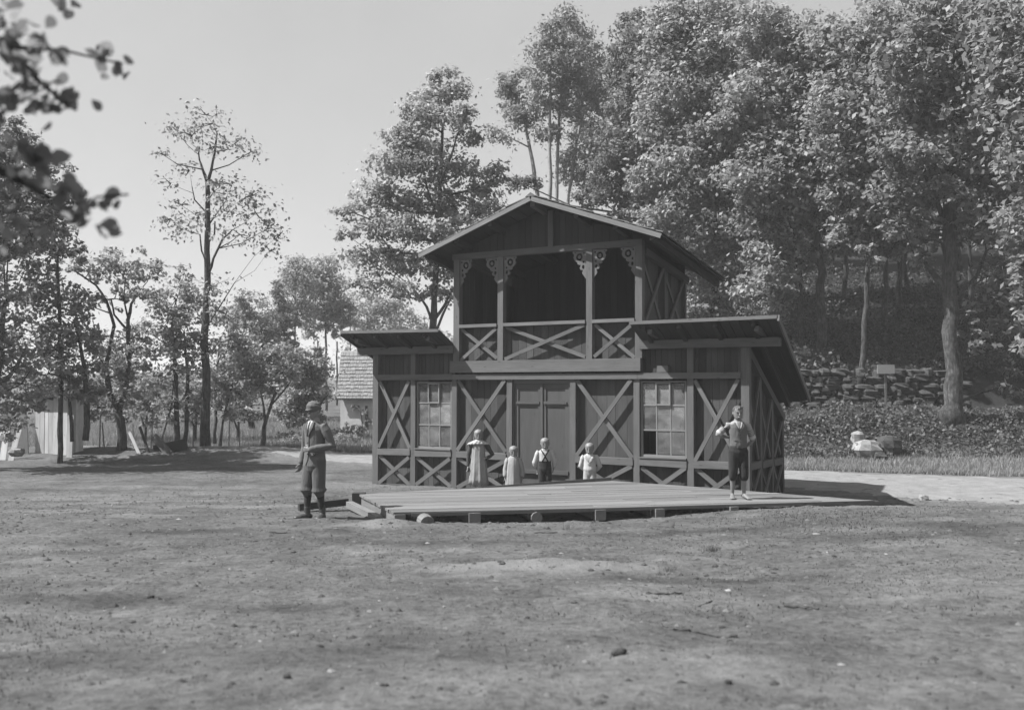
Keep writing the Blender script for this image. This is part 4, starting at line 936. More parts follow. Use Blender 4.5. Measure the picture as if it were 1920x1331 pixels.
# ------------------------------------------------------------------ small house behind the left wing
Yh = 42.0
p0 = at(638, 806, Yh); gz = float(G(p0[0], Yh, False))
hs = empty('small_house', (p0[0], Yh, gz), -.2, label='small whitewashed house with a grey shingle roof, half hidden by the pavilion', cat='house')
mp_ = Yh / F_PX
wl = (740 - 806) * -mp_; Wd = 4.4
def hpart(mb, name, m): return mb.build(name, M[m], hs)
mb = MB(); mb.box((0, 0, -.4), (Wd, 4.0, wl + .05), 2); hpart(mb, 'wall', 'plaster')
mb = MB(); rows = 13; rt = wl + (740 - 652) * mp_
for r in range(rows):
    x_ = -.12; z0_ = wl - .06 + (rt - wl) * r / rows; z1_ = wl - .06 + (rt - wl) * (r + 1.12) / rows
    y0_ = -.16 + .55 * r / rows; y1_ = -.16 + .55 * (r + 1.12) / rows
    while x_ < Wd + .1:
        w = RNG.uniform(.09, .2); jz = RNG.uniform(-.02, .02); t_ = RNG.random()
        mb.hexa([(x_, y0_ - .05, z0_ + jz), (x_ + w - .008, y0_ - .05, z0_ + jz), (x_ + w - .008, y0_ - .02, z0_ + jz), (x_, y0_ - .02, z0_ + jz)],
                [(x_, y1_ - .022, z1_), (x_ + w - .008, y1_ - .022, z1_), (x_ + w - .008, y1_ + .01, z1_), (x_, y1_ + .01, z1_)], t_)
        x_ += w
mb.hexa([(-.1, .42, rt - .05), (Wd + .1, .42, rt - .05), (Wd + .1, 4.15, wl - .1), (-.1, 4.15, wl - .1)], [(-.1, .46, rt + .0), (Wd + .1, .46, rt + .0), (Wd + .1, 4.2, wl - .05), (-.1, 4.2, wl - .05)], .4)
hpart(mb, 'roof', 'shingle')
mb = MB(); mb.hexa([(0.02, .02, wl), (.06, .02, wl), (.06, 3.9, wl), (.02, 3.9, wl)], [(.02, .36, rt - .12), (.06, .36, rt - .12), (.06, .46, rt - .12), (.02, .46, rt - .12)]); hpart(mb, 'gable', 'plank')
mb = MB(); mb.box((-.16, -.21, wl - .10), (Wd + .1, -.17, wl - .02), 0); hpart(mb, 'eave_board', 'roofwood')
mb = MB(); mb.box((1.12, -.03, .25), (1.22, -.003, 1.15), 2); hpart(mb, 'slit_window', 'dark')
o = tree('thin leafy climber growing on the white wall of the small house', 'plant', None, 41.6, (678, 806), [[(680, 806, 2), (678, 780, 2), (672, 765, 1)], [(690, 806, 2), (690, 770, 1)]],
     [(668, 765, 9, 6), (682, 770, 7, 7), (650, 798, 5, 5), (690, 790, 5, 9), (672, 800, 12, 4)], leaf=.09, dens=.7, m='leaf', seed=81, name='climbing_plant')
# ------------------------------------------------------------------ shed, posts and dumped boards at far left
Ys = 30.6
p0 = at(66, 832, Ys); gz = float(G(p0[0] + .5, Ys, False))
sh = empty('plank_shed', (p0[0], Ys, gz), -.3, label='white plank shed wall under the dark trees at the left', cat='shed')
mb = MB(); x_ = 0.0; k = 0
hgt = 100 * Ys / F_PX
while x_ < 1.15:
    w = RNG.uniform(.14, .2); mb.box((x_, 0 + RNG.uniform(0, .012), -.15), (x_ + w - .012, .03, hgt + RNG.uniform(-.04, .04)), 2); x_ += w
mb.build('board_wall', M['whiteboard'], sh)
mb = MB(); mb.box((0, .035, .3), (1.15, .09, .4), 0); mb.box((0, .035, 1.2), (1.15, .09, 1.3), 0); mb.build('frame', M['log'], sh)
for x0_, x1_ in ((-.03, 0), (1.15, 1.18)):
    mb = MB(); y_ = 0.05
    while y_ < .7: mb.box((x0_, y_, -.15), (x1_, y_ + .16, hgt), 2); y_ += .17
    mb.build('side_wall', M['whiteboard'], sh)
mb = MB(); mb.hexa([(-.15, -.15, hgt + .05), (1.3, -.15, hgt + .05), (1.3, -.15, hgt + .1), (-.15, -.15, hgt + .1)], [(-.15, 2.0, hgt - .2), (1.3, .95, hgt - .05), (1.3, .95, hgt), (-.15, 2.0, hgt - .15)]); mb.build('roof', M['roofwood'], sh)
def leaner(px0, py0, px1, py1, Y, w, th, m, label, name='leaning_plank', dy=.25, cat='plank', group=None):
    p = at(px0, py0, Y); q = at(px1, py1, Y + dy)
    p[2] = min(p[2], float(G(p[0], Y)) ) - .03
    loose(name, m, label, cat, lambda mb: mb.beam(p, q, w, th, (0, 1, .1), RNG.random()), group)
PG = 'loose boards by the shed'
leaner(20, 836, 36, 805, 29.5, .16, .03, 'whiteboard', 'short pale plank leaning left of the white shed', group=PG)
leaner(5, 836, 14, 800, 29.6, .18, .03, 'whiteboard', 'pale plank standing at the left edge of the view', group=PG)
leaner(45, 835, 40, 762, 30.4, .30, .04, 'log', 'wide mottled board standing next to the white shed', group=PG)
leaner(130, 835, 133, 778, 30.0, .18, .05, 'whiteboard', 'pale upright board just right of the white shed', group=PG)
leaner(262, 830, 242, 808, 30.4, .10, .03, 'whiteboard', 'pale plank leaning among the stakes left of the tall trunk', group=PG)
leaner(280, 828, 262, 800, 30.6, .08, .03, 'roofwood', 'thin dark plank leaning beside the dumped boards', group=PG)
leaner(290, 805, 350, 832, 31.0, .34, .05, 'roofwood', 'large dark board dumped slanting before the tall trunk', group=PG, dy=-.5)
leaner(318, 834, 288, 818, 30.5, .24, .04, 'log', 'grey board lying flat under the large dark board', group=PG)
for k, (x_, y_, h) in enumerate(((250, 832, 50), (271, 834, 46), (283, 832, 70), (302, 834, 40), (362, 832, 46), (429, 838, 60), (196, 832, 52), (449, 834, 40), (187, 834, 70))):
    p = at(x_, y_, 31.6); p[2] = float(G(p[0], 31.6)) - .1
    lean = RNG.uniform(-.08, .08, 2)
    loose('garden_stake', 'log', None, None, lambda mb: mb.tube([p, p + [lean[0], lean[1], h * 31.6 / F_PX]], [.022, .017], 6))
    st = bpy.context.scene.objects[-1] if False else None
stakes = [o for o in COL.objects if o.name.startswith('garden_stake')]
LB = ['thin stake in the grass left of the forked boards', 'thin stake beside the thin dark leaning plank', 'tall thin stake behind the dumped boards', 'short stake behind the large dumped board', 'thin stake just left of the tall trunk', 'tall stake right of the tall trunk', 'thin stake left of the forked fruit tree', 'short stake left of the leaning young tree', 'tall stake right of the white shed by the dark trunk']
for o, l in zip(stakes, LB): tag(o, l, 'stake', 'garden stakes')
# ------------------------------------------------------------------ stone wall, sign, boulders on the bank
wallr = np.random.default_rng(91)
def stone_pts(c, r, rng, seed, n=(10, 7)):
    out = []
    for i in range(n[1] + 1):
        ph = math.pi * i / n[1]
        row = []
        for j in range(n[0]):
            t = 2 * math.pi * j / n[0]; d = np.array([math.sin(ph) * math.cos(t), math.sin(ph) * math.sin(t), math.cos(ph)])
            e = np.sign(d) * np.abs(d) ** .7
            k = 1 + .36 * (mnoise.noise(Vector(d * 1.7 + seed)))
            row.append(c + e * r * k)
        out.append(row)
    return out
def add_stone(mb, c, r, rng, n=(9, 6)):
    rows = stone_pts(np.asarray(c, float), np.asarray(r, float), rng, rng.uniform(0, 90), n); k = len(mb.v); tn = rng.random()
    for row in rows: mb.v += row
    m_ = n[0]
    for i in range(n[1]):
        for j in range(m_):
            j2 = (j + 1) % m_
            mb.f.append((k + i * m_ + j, k + (i + 1) * m_ + j, k + (i + 1) * m_ + j2, k + i * m_ + j2)); mb.uv.append([(0, 0), (0, .1), (.1, .1), (.1, 0)]); mb.t.append(tn)
mb = MB(); Yw = 33.6
xa, xb = at(1440, 760, Yw)[0], at(1775, 760, Yw)[0]
x_ = xa
for row in range(7):
    x_ = xa - wallr.uniform(0, .3)
    while x_ < xb + .4:
        w = wallr.choice([.10, .14, .2, .3, .36]); h = wallr.uniform(.09, .15); f = (x_ - xa) / (xb - xa)
        if row > 4 and wallr.random() < .45: x_ += w * 2; continue
        zb = float(G(x_, 33.5, False))
        add_stone(mb, (x_ + w, Yw + wallr.uniform(-.08, .06) + .04 * row, zb - .05 + row * .22 + wallr.uniform(-.07, .07)), (w, .3, h * 1.15), wallr); x_ += 2 * w * .93
tag(mb.build('stone_wall', M['stone'], None, False), 'low dry stone retaining wall of round field stones on the shaded bank', 'wall')
sg = empty('sign_board', at(1661, 692, 33.2), 0, label='small pale blank sign plate on a short post at the stone wall', cat='sign')
mb = MB(); mb.box((-.29, -.015, -.15), (.29, .015, .15), 0); mb.build('plate', M['sign'], sg)
mb = MB(); mb.box((-.03, .018, -1.2), (.03, .06, .12), 2); mb.build('post', M['log'], sg)
def boulder(px_, py_, Y, r, m, label, seed, name='boulder', cat='rock', group='boulders on the bank'):
    rng = np.random.default_rng(seed); p = at(px_, py_, Y); p[2] = max(float(G(p[0], Y)), p[2]) 
    mb = MB(); add_stone(mb, p, r, rng, (8, 6)); tag(mb.build(name, M[m], None, False), label, cat, group)
boulder(1626, 843, 29.1, (.40, .35, .28), 'palestone', 'large white boulder at the foot of the bank', 5)
boulder(1668, 838, 29.3, (.36, .3, .33), 'stone', 'grey boulder next to the large white boulder', 6)
boulder(1608, 822, 29.6, (.2, .2, .2), 'palestone', 'small pale stone above the large white boulder', 7)
boulder(1650, 855, 28.8, (.2, .18, .12), 'stone', 'small dark stone below the two boulders', 8)
p = at(1735, 940, 19); boulder(1732, 934, 20.0, (.10, .09, .07), 'palestone', 'white stone lying on the road at the end of the pavilion shadow', 10, 'stone', 'stone', None)
p = None
boulder(32, 848, 27.5, (.22, .16, .12), 'palestone', 'small pale stone on the earth rim below the white shed', 11, 'stone', 'stone', None)
# ------------------------------------------------------------------ people
def ring_tube(V, Fc, pts, rad, n=14, cap=True, ripple=None):
    pts = [np.asarray(p, float) for p in pts]
    rad = [(r, r) if np.isscalar(r) else tuple(r) for r in rad]
    if cap:
        d0 = pts[0] - pts[1]; d0 /= np.linalg.norm(d0) + 1e-9; d1 = pts[-1] - pts[-2]; d1 /= np.linalg.norm(d1) + 1e-9
        r0, r1 = min(rad[0]), min(rad[-1])
        sc = lambda r, k: (r[0] * k, r[1] * k)
        pts = [pts[0] + d0 * r0 * .9, pts[0] + d0 * r0 * .55] + pts + [pts[-1] + d1 * r1 * .55, pts[-1] + d1 * r1 * .9]
        rad = [sc(rad[0], .35), sc(rad[0], .8)] + rad + [sc(rad[-1], .8), sc(rad[-1], .35)]
    k = len(V)
    for i, p in enumerate(pts):
        d = pts[min(i + 1, len(pts) - 1)] - pts[max(i - 1, 0)]; d /= np.linalg.norm(d) + 1e-9
        X = np.array([1.0, 0, 0]) if abs(d[0]) < .85 else np.array([0, 0, 1.0])
        a = X - d * (X @ d); a /= np.linalg.norm(a); c = np.cross(d, a)
        for q in range(n):
            g = 2 * math.pi * q / n; m_ = 1 if ripple is None else 1 + ripple(g, i / (len(pts) - 1))
            V.append(p + (a * math.cos(g) * rad[i][0] + c * math.sin(g) * rad[i][1]) * m_)
    for i in range(len(pts) - 1):
        for q in range(n):
            r = (q + 1) % n
            Fc.append((k + i * n + q, k + i * n + r, k + (i + 1) * n + r, k + (i + 1) * n + q))
    Fc.append(tuple(k + q for q in reversed(range(n)))); Fc.append(tuple(k + (len(pts) - 1) * n + q for q in range(n)))
def ball(V, Fc, c, r, n=12):
    r = (r, r, r) if np.isscalar(r) else r; c = np.asarray(c, float)
    zs = np.cos(np.linspace(math.pi * .94, math.pi * .06, 7)); ss = np.sqrt(1 - zs ** 2)
    ring_tube(V, Fc, [c + [0, 0, r[2] * z] for z in zs], [(r[0] * s, r[1] * s) for s in ss], n, False)
def fuse(name, m, parent, shapes, voxel=.006, smooth=2):
    """join closed shapes into ONE continuous surface"""
    V, Fc = [], []
    for s in shapes:
        if s[0] == 'ball': ball(V, Fc, *s[1:])
        else: ring_tube(V, Fc, *s[1:])
    me = bpy.data.meshes.new(name); me.from_pydata([tuple(v) for v in V], [], Fc); me.update()
    bm = bmesh.new(); bm.from_mesh(me); bmesh.ops.recalc_face_normals(bm, faces=bm.faces); bm.to_mesh(me); bm.free()
    o = bpy.data.objects.new('tmp', me); COL.objects.link(o)
    r = o.modifiers.new('r', 'REMESH'); r.mode = 'VOXEL'; r.voxel_size = voxel
    if smooth:
        s = o.modifiers.new('s', 'SMOOTH'); s.iterations = smooth; s.factor = .5
    dg = bpy.context.evaluated_depsgraph_get(); me2 = bpy.data.meshes.new_from_object(o.evaluated_get(dg))
    bpy.data.objects.remove(o); bpy.data.meshes.remove(me)
    me2.name = name; me2.materials.clear(); me2.polygons.foreach_set('use_smooth', [True] * len(me2.polygons))
    return link(name, me2, M[m], parent)
def sheet(name, m, parent, shapes, smooth=True):
    V, Fc = [], []
    for s in shapes:
        if s[0] == 'ball': ball(V, Fc, *s[1:])
        else: ring_tube(V, Fc, *s[1:])
    me = bpy.data.meshes.new(name); me.from_pydata([tuple(v) for v in V], [], Fc); me.update()
    me.polygons.foreach_set('use_smooth', [smooth] * len(me.polygons))
    return link(name, me, M[m], parent)
class Fig: pass
def figure(label, pos, rz, h, hr, skin, pose, sw=.118, hipf=.50, yaw=0, nod=0, wide=1.0, feet=((-.055, 0), (.055, 0)), barefoot=True, toes=(-.3, .3), neckl=.16):
    f = Fig(); f.h = h; hh = f.hh = h / hr; f.zc = h - hh; f.zs = f.zc - neckl * hh; f.zh = hipf * h
    f.root = empty('person', pos, rz, label=label, cat='person')
    S = []
    # head
    tab = [(0.0, .12, -.34, -.14), (.05, .20, -.39, -.06), (.14, .265, -.405, .08), (.26, .305, -.41, .20), (.40, .335, -.41, .30), (.5, .345, -.40, .36), (.62, .355, -.415, .40), (.75, .34, -.40, .40), (.87, .28, -.31, .34), (.95, .18, -.19, .23), (1.0, .05, -.03, .07)]
    cy, sy = math.cos(yaw), math.sin(yaw); cn, sn = math.cos(nod), math.sin(nod)
    piv = np.array([0, .02 * hh, f.zc + .2 * hh])
    wf = 1.13 if hr < 6.4 else 1.04
    def HD(p):
        p = np.array([p[0] * wf, p[1], p[2] - .2]) * hh
        p = np.array([p[0], p[1] * cn - p[2] * -sn * -1, p[2] * cn + p[1] * sn * -1]) if False else np.array([p[0], p[1] * cn - p[2] * sn, p[1] * sn + p[2] * cn])
        return piv + np.array([p[0] * cy - p[1] * sy, p[0] * sy + p[1] * cy, p[2]])
    f.HD = HD
    def htube(pts, rad, n=16, cap=False):   # head parts turned with the head
        V, Fc = [], []
        ring_tube(V, Fc, pts, rad, n, cap); return V, Fc
    f.headshapes = []
    def raw(V, Fc): f.headshapes.append(([HD(v) for v in V], Fc))
    raw(*htube([(0, (a + b) / 2, t) for t, w, a, b in tab], [(w, (b - a) / 2) for t, w, a, b in tab], 18))
    raw(*htube([(0, -.40, .53), (0, -.44, .42), (0, -.475, .35), (0, -.42, .31)], [.035, .04, .055, .04], 8))
    raw(*htube([(-.2, -.36, .575), (0, -.405, .57), (.2, -.36, .575)], [.035, .04, .035] if hr > 6.4 else [.016, .018, .016], 8))
    raw(*htube([(-.09, -.385, .19), (0, -.41, .195), (.09, -.385, .19)], [.025, .035, .025], 8))
    for s in (-1, 1):
        V, Fc = [], []; ball(V, Fc, (.36 * s, .05, .45), (.035, .075, .11)); raw(V, Fc)
    # neck, torso
    nr = .21 * hh if hr > 6 else .185 * hh
    S.append(('t', [(0, .03 * hh, f.zs - .02 * h), (0, .0, f.zc + .22 * hh)], [nr * 1.15, nr], 14))
    w_ = wide
    zt = [(f.zh - .045 * h, .075, .060), (f.zh, .088, .066), (f.zh + .07 * h, .080, .058), (f.zh + .13 * h, .080, .058), (f.zh + .20 * h, .088, .062), (f.zs - .03 * h, .090, .058), (f.zs + .015 * h, .05, .042)]
    f.torso = [(np.array([0, .005 * h, z]), (a * h * w_, b * h * w_)) for z, a, b in zt]
    S.append(('t', [p for p, r in f.torso], [r for p, r in f.torso], 18))
    f.J = {}
    for i, s in enumerate((-1, 1)):
        k = 'LR'[i]
        sh = np.array([s * sw * h, .01 * h, f.zs - .025 * h]); el = np.array(pose['e' + k]) * h; wr = np.array(pose['w' + k]) * h
        f.J['s' + k], f.J['e' + k], f.J['w' + k] = sh, el, wr
        S.append(('t', [sh - [s * .04 * h, 0, 0], sh * .95 + el * .05, (sh + el) / 2, el, (el * .6 + wr * .4), wr], [.022 * h, .028 * h, .026 * h, .0215 * h, .022 * h, .0145 * h], 12))
        hd = np.array(pose.get('h' + k, tuple(wr - el)), float); hd /= np.linalg.norm(hd)
        fw = np.array(pose.get('p' + k, (0, -1, 0)), float); fw -= hd * (fw @ hd); fw /= np.linalg.norm(fw)    # across the knuckles, towards the thumb
        nrm = np.cross(hd, fw)
        L = .052 * h
        V0 = wr + hd * L
        # palm
        for q in (-.45, .0, .45):
            S.append(('t', [wr + fw * q * .012 * h, V0 + fw * q * .030 * h], [.0095 * h, .0105 * h], 8))
        curl = pose.get('c' + k, .35)
        for q, ln in ((-1.5, .034), (-.5, .042), (.5, .044), (1.5, .038)):
            b0 = V0 + fw * q * .0105 * h; b1 = b0 + (hd * math.cos(curl) + nrm * math.sin(curl)) * ln * h * .55; b2 = b1 + (hd * math.cos(curl * 2.3) + nrm * math.sin(curl * 2.3)) * ln * h * .5
            S.append(('t', [b0 - hd * .01 * h, b0, b1, b2], [.0062 * h, .0060 * h, .0055 * h, .0046 * h], 7))
        tb = wr + hd * .016 * h + fw * .014 * h; t1 = tb + (fw * .75 + hd * .6 + nrm * .25) * .024 * h; t2 = t1 + (fw * .2 + hd * .9 + nrm * .35) * .022 * h
        S.append(('t', [tb, t1, t2], [.0085 * h, .0068 * h, .005 * h], 7))
        hp = np.array([s * .05 * h, .005 * h, f.zh - .01 * h]); ft = feet[i]
        an = np.array([ft[0] * h, .012 * h + ft[1] * h, .042 * h]); kn = np.array(pose.get('k' + k, ((hp[0] + an[0]) / 2 / h + s * .004, -.012 + ft[1] * .4, .275))) * h
        f.J['h' + k], f.J['k' + k], f.J['a' + k] = hp, kn, an
        S.append(('t', [hp, hp * .5 + kn * .5, kn, kn * .7 + an * .3 + [0, .008 * h, 0], kn * .35 + an * .65, an], [.052 * h, .044 * h, .031 * h, .032 * h, .024 * h, .0175 * h], 12))
        td = np.array([math.sin(toes[i]), -math.cos(toes[i]), 0]); f.J['t' + k] = td
        S.append(('t', [an - td * .022 * h - [0, 0, .014 * h], an + td * .02 * h - [0, 0, .012 * h], an + td * .075 * h - [0, 0, .024 * h], an + td * .108 * h - [0, 0, .031 * h]], [(.02 * h, .02 * h), (.022 * h, .024 * h), (.028 * h, .017 * h), (.024 * h, .009 * h)], 10))
        if barefoot:
            sd = np.array([td[1], -td[0], 0])
            for q in (-2, -1, 0, 1, 2):
                b0 = an + td * (.105 - .004 * abs(q)) * h + sd * q * .0105 * h - [0, 0, .033 * h]; S.append(('t', [b0, b0 + td * .018 * h], [.0062 * h, .005 * h], 7))
    V, Fc = [], []
    for s in S: ring_tube(V, Fc, *s[1:])
    for hv, hf in f.headshapes:
        k = len(V); V += hv; Fc += [tuple(i + k for i in q) for q in hf]
    me = bpy.data.meshes.new('b'); me.from_pydata([tuple(v) for v in V], [], Fc); me.update()
    bm = bmesh.new(); bm.from_mesh(me); bmesh.ops.recalc_face_normals(bm, faces=bm.faces); bm.to_mesh(me); bm.free()
    o = bpy.data.objects.new('tmp', me); COL.objects.link(o)
    r = o.modifiers.new('r', 'REMESH'); r.mode = 'VOXEL'; r.voxel_size = .0033 * h
    s = o.modifiers.new('s', 'SMOOTH'); s.iterations = 2; s.factor = .4
    dg = bpy.context.evaluated_depsgraph_get(); me2 = bpy.data.meshes.new_from_object(o.evaluated_get(dg))
    bpy.data.objects.remove(o); bpy.data.meshes.remove(me)
    me2.materials.clear(); me2.polygons.foreach_set('use_smooth', [True] * len(me2.polygons)); me2.name = 'body'
    f.body = link('body', me2, M[skin], f.root)
    # eyes, brows, mouth
    for nm, cs, rr in (('eye', ((-.14, -.372, .495), (.14, -.372, .495)), (.048, .03, .022)), ('eyebrow', ((-.15, -.392, .585), (.15, -.392, .585)), (.07, .02, .010)), ('mouth', ((0, -.418, .192),), (.08, .018, .011))):
        for c in cs:
            V, Fc = [], []; ball(V, Fc, c, rr, 8)
            me = bpy.data.meshes.new(nm); me.from_pydata([tuple(HD(v)) for v in V], [], Fc); me.polygons.foreach_set('use_smooth', [True] * len(me.polygons)); link(nm, me, M['feature'], f.root)
    return f
def headgear(f, name, m, shapes, fused=True, voxel=.004):
    V, Fc = [], []
    for s in shapes:
        if s[0] == 'ball': ball(V, Fc, *s[1:])
        else: ring_tube(V, Fc, *s[1:])
    me = bpy.data.meshes.new(name); me.from_pydata([tuple(f.HD(v)) for v in V], [], Fc); me.update()
    me.polygons.foreach_set('use_smooth', [True] * len(me.polygons))
    if fused:
        bm = bmesh.new(); bm.from_mesh(me); bmesh.ops.recalc_face_normals(bm, faces=bm.faces); bm.to_mesh(me); bm.free()
        o = bpy.data.objects.new('tmp', me); COL.objects.link(o)
        r = o.modifiers.new('r', 'REMESH'); r.mode = 'VOXEL'; r.voxel_size = voxel
        dg = bpy.context.evaluated_depsgraph_get(); me2 = bpy.data.meshes.new_from_object(o.evaluated_get(dg)); bpy.data.objects.remove(o)
        me2.materials.clear(); me2.polygons.foreach_set('use_smooth', [True] * len(me2.polygons)); me = me2; me.name = name
    return link(name, me, M[m], f.root)
def cropped_hair(f, m, fringe=False):
    return headgear(f, 'hair', m, [('t', [(0, .06, .52), (0, .035, .62), (0, .02, .74), (0, .0, .87), (0, .005, .97), (0, .01, 1.03)], [(.345, .36), (.375, .395), (.372, .41), (.315, .35), (.21, .23), (.06, .07)], 18, False),
                                   ('t', [(0, .2, .34), (0, .15, .5), (0, .08, .66)], [(.25, .17), (.335, .26), (.36, .33)], 16, False)] +
                                   ([('t', [(.30 * q, -.40 + .30 * q * q + .02 * math.sin(9 * q), .80 + .03 * math.cos(7 * q)), (.30 * q + .04, -.33 + .30 * q * q, .92)], [.05, .06], 7) for q in np.linspace(-.9, .9, 7)] if fringe else []))
def scale_r(r, k, add=0): return tuple(v * k + add for v in ((r, r) if np.isscalar(r) else r))
def sleeves(f, rs, end=1.0, puff=1.0):
    out = []
    for k, s in (('L', -1), ('R', 1)):
        sh, el, wr = f.J['s' + k], f.J['e' + k], f.J['w' + k]
        if end > .5:
            e = el + (wr - el) * (end - .5) * 2
            pts = [sh + [-s * .045 * f.h, 0, -.008 * f.h], sh * .93 + el * .07, sh * .75 + el * .25, (sh + el) / 2, el, (el + e) / 2, e]; rr = [rs[0] * .62, rs[0] * .9, rs[0] * puff, rs[0] * .95, rs[1], (rs[1] + rs[2]) / 2, rs[2]]
        else:
            e = sh + (el - sh) * end * 2
            pts = [sh + [-s * .045 * f.h, 0, 0], sh * .93 + el * .07, (sh + e) / 2, e]; rr = [rs[0] * .62, rs[0] * puff * .95, (rs[0] + rs[2]) / 2, rs[2]]
        out.append(('t', pts, [r * f.h for r in rr], 14))
    return out
def legs_cloth(f, end, rs, blouse=0):
    out = []
    for k in 'LR':
        hp, kn, an = f.J['h' + k], f.J['k' + k], f.J['a' + k]
        if end <= 1: e = hp + (kn - hp) * end; pts = [hp + [0, 0, .02 * f.h], (hp + e) / 2, e]; rr = [rs[0], rs[1], rs[2]]
        else:
            e = kn + (an - kn) * (end - 1); pts = [hp + [0, 0, .02 * f.h], (hp + kn) / 2, kn, (kn + e) / 2 + [0, 0, .0], e]; rr = [rs[0], (rs[0] + rs[1]) / 2, rs[1], (rs[1] + rs[2]) / 2 + blouse, rs[2]]
        out.append(('t', pts, [r * f.h for r in rr], 16))
    return out
def profile(f, rows, n=24, cap=True):
    """a garment body from (height, half width, half depth) rows, and the depth of its front surface"""
    h_ = f.h; zz = [r[0] for r in rows]
    sh_ = ('t', [(0, .005 * h_, r[0]) for r in rows], [(r[1] * h_, r[2] * h_) for r in rows], n, cap)
    def fr(x, z, off=.004):
        a_ = np.interp(z, zz, [r[1] * h_ for r in rows]); b_ = np.interp(z, zz, [r[2] * h_ for r in rows])
        return np.array([x, .005 * h_ - b_ * math.sqrt(max(.02, 1 - (x / a_) ** 2)) - off, z])
    return sh_, fr
def strip(name, m, f, fr, pts, w, th=.007, off=.005):
    """a flat band of cloth lying on a garment's front along (x, z) points; w one width or one per point"""
    P = []
    for (x0, z0), (x1, z1) in zip(pts[:-1], pts[1:]):
        for t in np.linspace(0, 1, 5)[:-1]: P.append((x0 + (x1 - x0) * t, z0 + (z1 - z0) * t))
    P.append(pts[-1]); ws = np.interp(np.linspace(0, 1, len(P)), np.linspace(0, 1, len(w)), w) if not np.isscalar(w) else [w] * len(P)
    return sheet(name, m, f.root, [('t', [fr(x, z, off) for x, z in P], [(q, th) for q in ws], 10, False)])
def torso_cloth(f, i0, i1, k, add, low=None, neck=False):
    pts = [f.torso[i][0] for i in range(i0, i1)]; rr = [scale_r(f.torso[i][1], k, add * f.h) for i in range(i0, i1)]
    if low is not None: pts = [low[0]] + pts; rr = [low[1]] + rr
    return [('t', pts, rr, 22)]
def ground_at(px_, py_, Y):
    p = at(px_, py_, Y); return (p[0], Y, float(G(p[0], Y)) - .004)
# ---- the youth in the flat cap
h = 1.70
f = figure('youth in a flat cap, tweed jacket and knee breeches standing on bare earth', ground_at(589, 972, 14.6), -.62, h, 7.5, 'skin_dark',
    dict(eL=(-.150, .035, .615), wL=(-.150, -.015, .475), eR=(.168, .055, .635), wR=(.055, -.105, .605), hR=(-1, -.25, .05), pR=(0, 0, 1), cR=.8, pL=(.2, -1, 0), cL=.5), sw=.104, neckl=.24, yaw=-.18, nod=.06, feet=((-.062, -.035), (.066, .02)), barefoot=False, toes=(-.35, .45))
fuse('breeches', 'tweed_dark', f.root, torso_cloth(f, 0, 4, 1.12, .004) + legs_cloth(f, 1.22, (.063, .056, .043), .018), .007, 3)
for k in 'LR':
    kn, an, td = f.J['k' + k], f.J['a' + k], f.J['t' + k]
    fuse('stocking', 'stocking', f.root, [('t', [kn + (an - kn) * .1, kn * .7 + an * .3 + [0, .012, 0], kn * .35 + an * .65, an + [0, 0, .05]], [.056, .060, .048, .040], 12)], .006)
    fuse('boot', 'boot', f.root, [('t', [an + [0, 0, .10], an + [0, 0, .03], an - [0, 0, .03]], [.050, .050, .052], 12),
        ('t', [an - td * .045 - [0, 0, .035], an + td * .03 - [0, 0, .03], an + td * .12 - [0, 0, .040], an + td * .185 - [0, 0, .046]], [(.044, .040), (.050, .050), (.056, .040), (.046, .030)], 12)], .006)
zs = f.zs
jb, jf = profile(f, [(.462 * h, .112, .084), (.54 * h, .106, .079), (.61 * h, .099, .072), (.68 * h, .102, .074), (zs - .065 * h, .106, .075), (zs - .03 * h, .098, .066), (zs - .004 * h, .072, .054), (zs + .016 * h, .044, .042)])
fuse('jacket', 'tweed', f.root, [jb] + sleeves(f, (.042, .036, .029), .97), .007, 3)
fuse('shirt_collar', 'white', f.root, [('t', [(0, .008, zs + .012), (0, .004, zs + .055)], [(.064, .064), (.056, .056)], 16, False)], .004, 1)
strip('shirt_front', 'white', f, jf, [(0, zs + .02), (0, zs - .06), (0, zs - .17)], [.052, .034, .006], .006, .004)
strip('necktie', 'black', f, jf, [(0, zs + .015), (0, zs - .05), (0, zs - .16)], [.014, .016, .010], .007, .010)
for s_ in (-1, 1): strip('lapel', 'tweed_dark', f, jf, [(s_ * .062, zs + .012), (s_ * .060, zs - .07), (s_ * .012, zs - .20)], [.016, .032, .010], .008, .010)
strip('jacket_edge', 'tweed_dark', f, jf, [(.008, zs - .2), (.012, .62 * h), (.0, .52 * h), (-.04, .466 * h)], .007, .006, .004)
for z_ in (.66, .61, .565): sheet('button', 'black', f.root, [('ball', jf(-.008, z_ * h, .008), (.010, .006, .010), 8)])
strip('pocket_flap', 'tweed_dark', f, jf, [(.075, .555 * h), (.135, .56 * h)], .012, .006, .005)
cap = headgear(f, 'flat_cap', 'tweed', [('t', [(0, .02, .62), (0, .01, .78)], [(.375, .43), (.39, .45)], 20), ('t', [(0, .0, .76), (0, .02, .83), (0, .05, .90)], [(.45, .52), (.45, .50), (.27, .30)], 20), ('t', [(0, -.12, .70), (0, -.1, .76)], [(.42, .42), (.44, .44)], 20)])
sheet_v = headgear(f, 'cap_visor', 'tweed', [('t', [(0, -.36, .665), (0, -.53, .62), (0, -.62, .59)], [(.33, .03), (.27, .02), (.12, .012)], 14)])
headgear(f, 'hair', 'hair_dark', [('t', [(0, .13, .36), (0, .08, .5), (0, .04, .66)], [(.30, .25), (.355, .31), (.365, .38)], 16, False)])
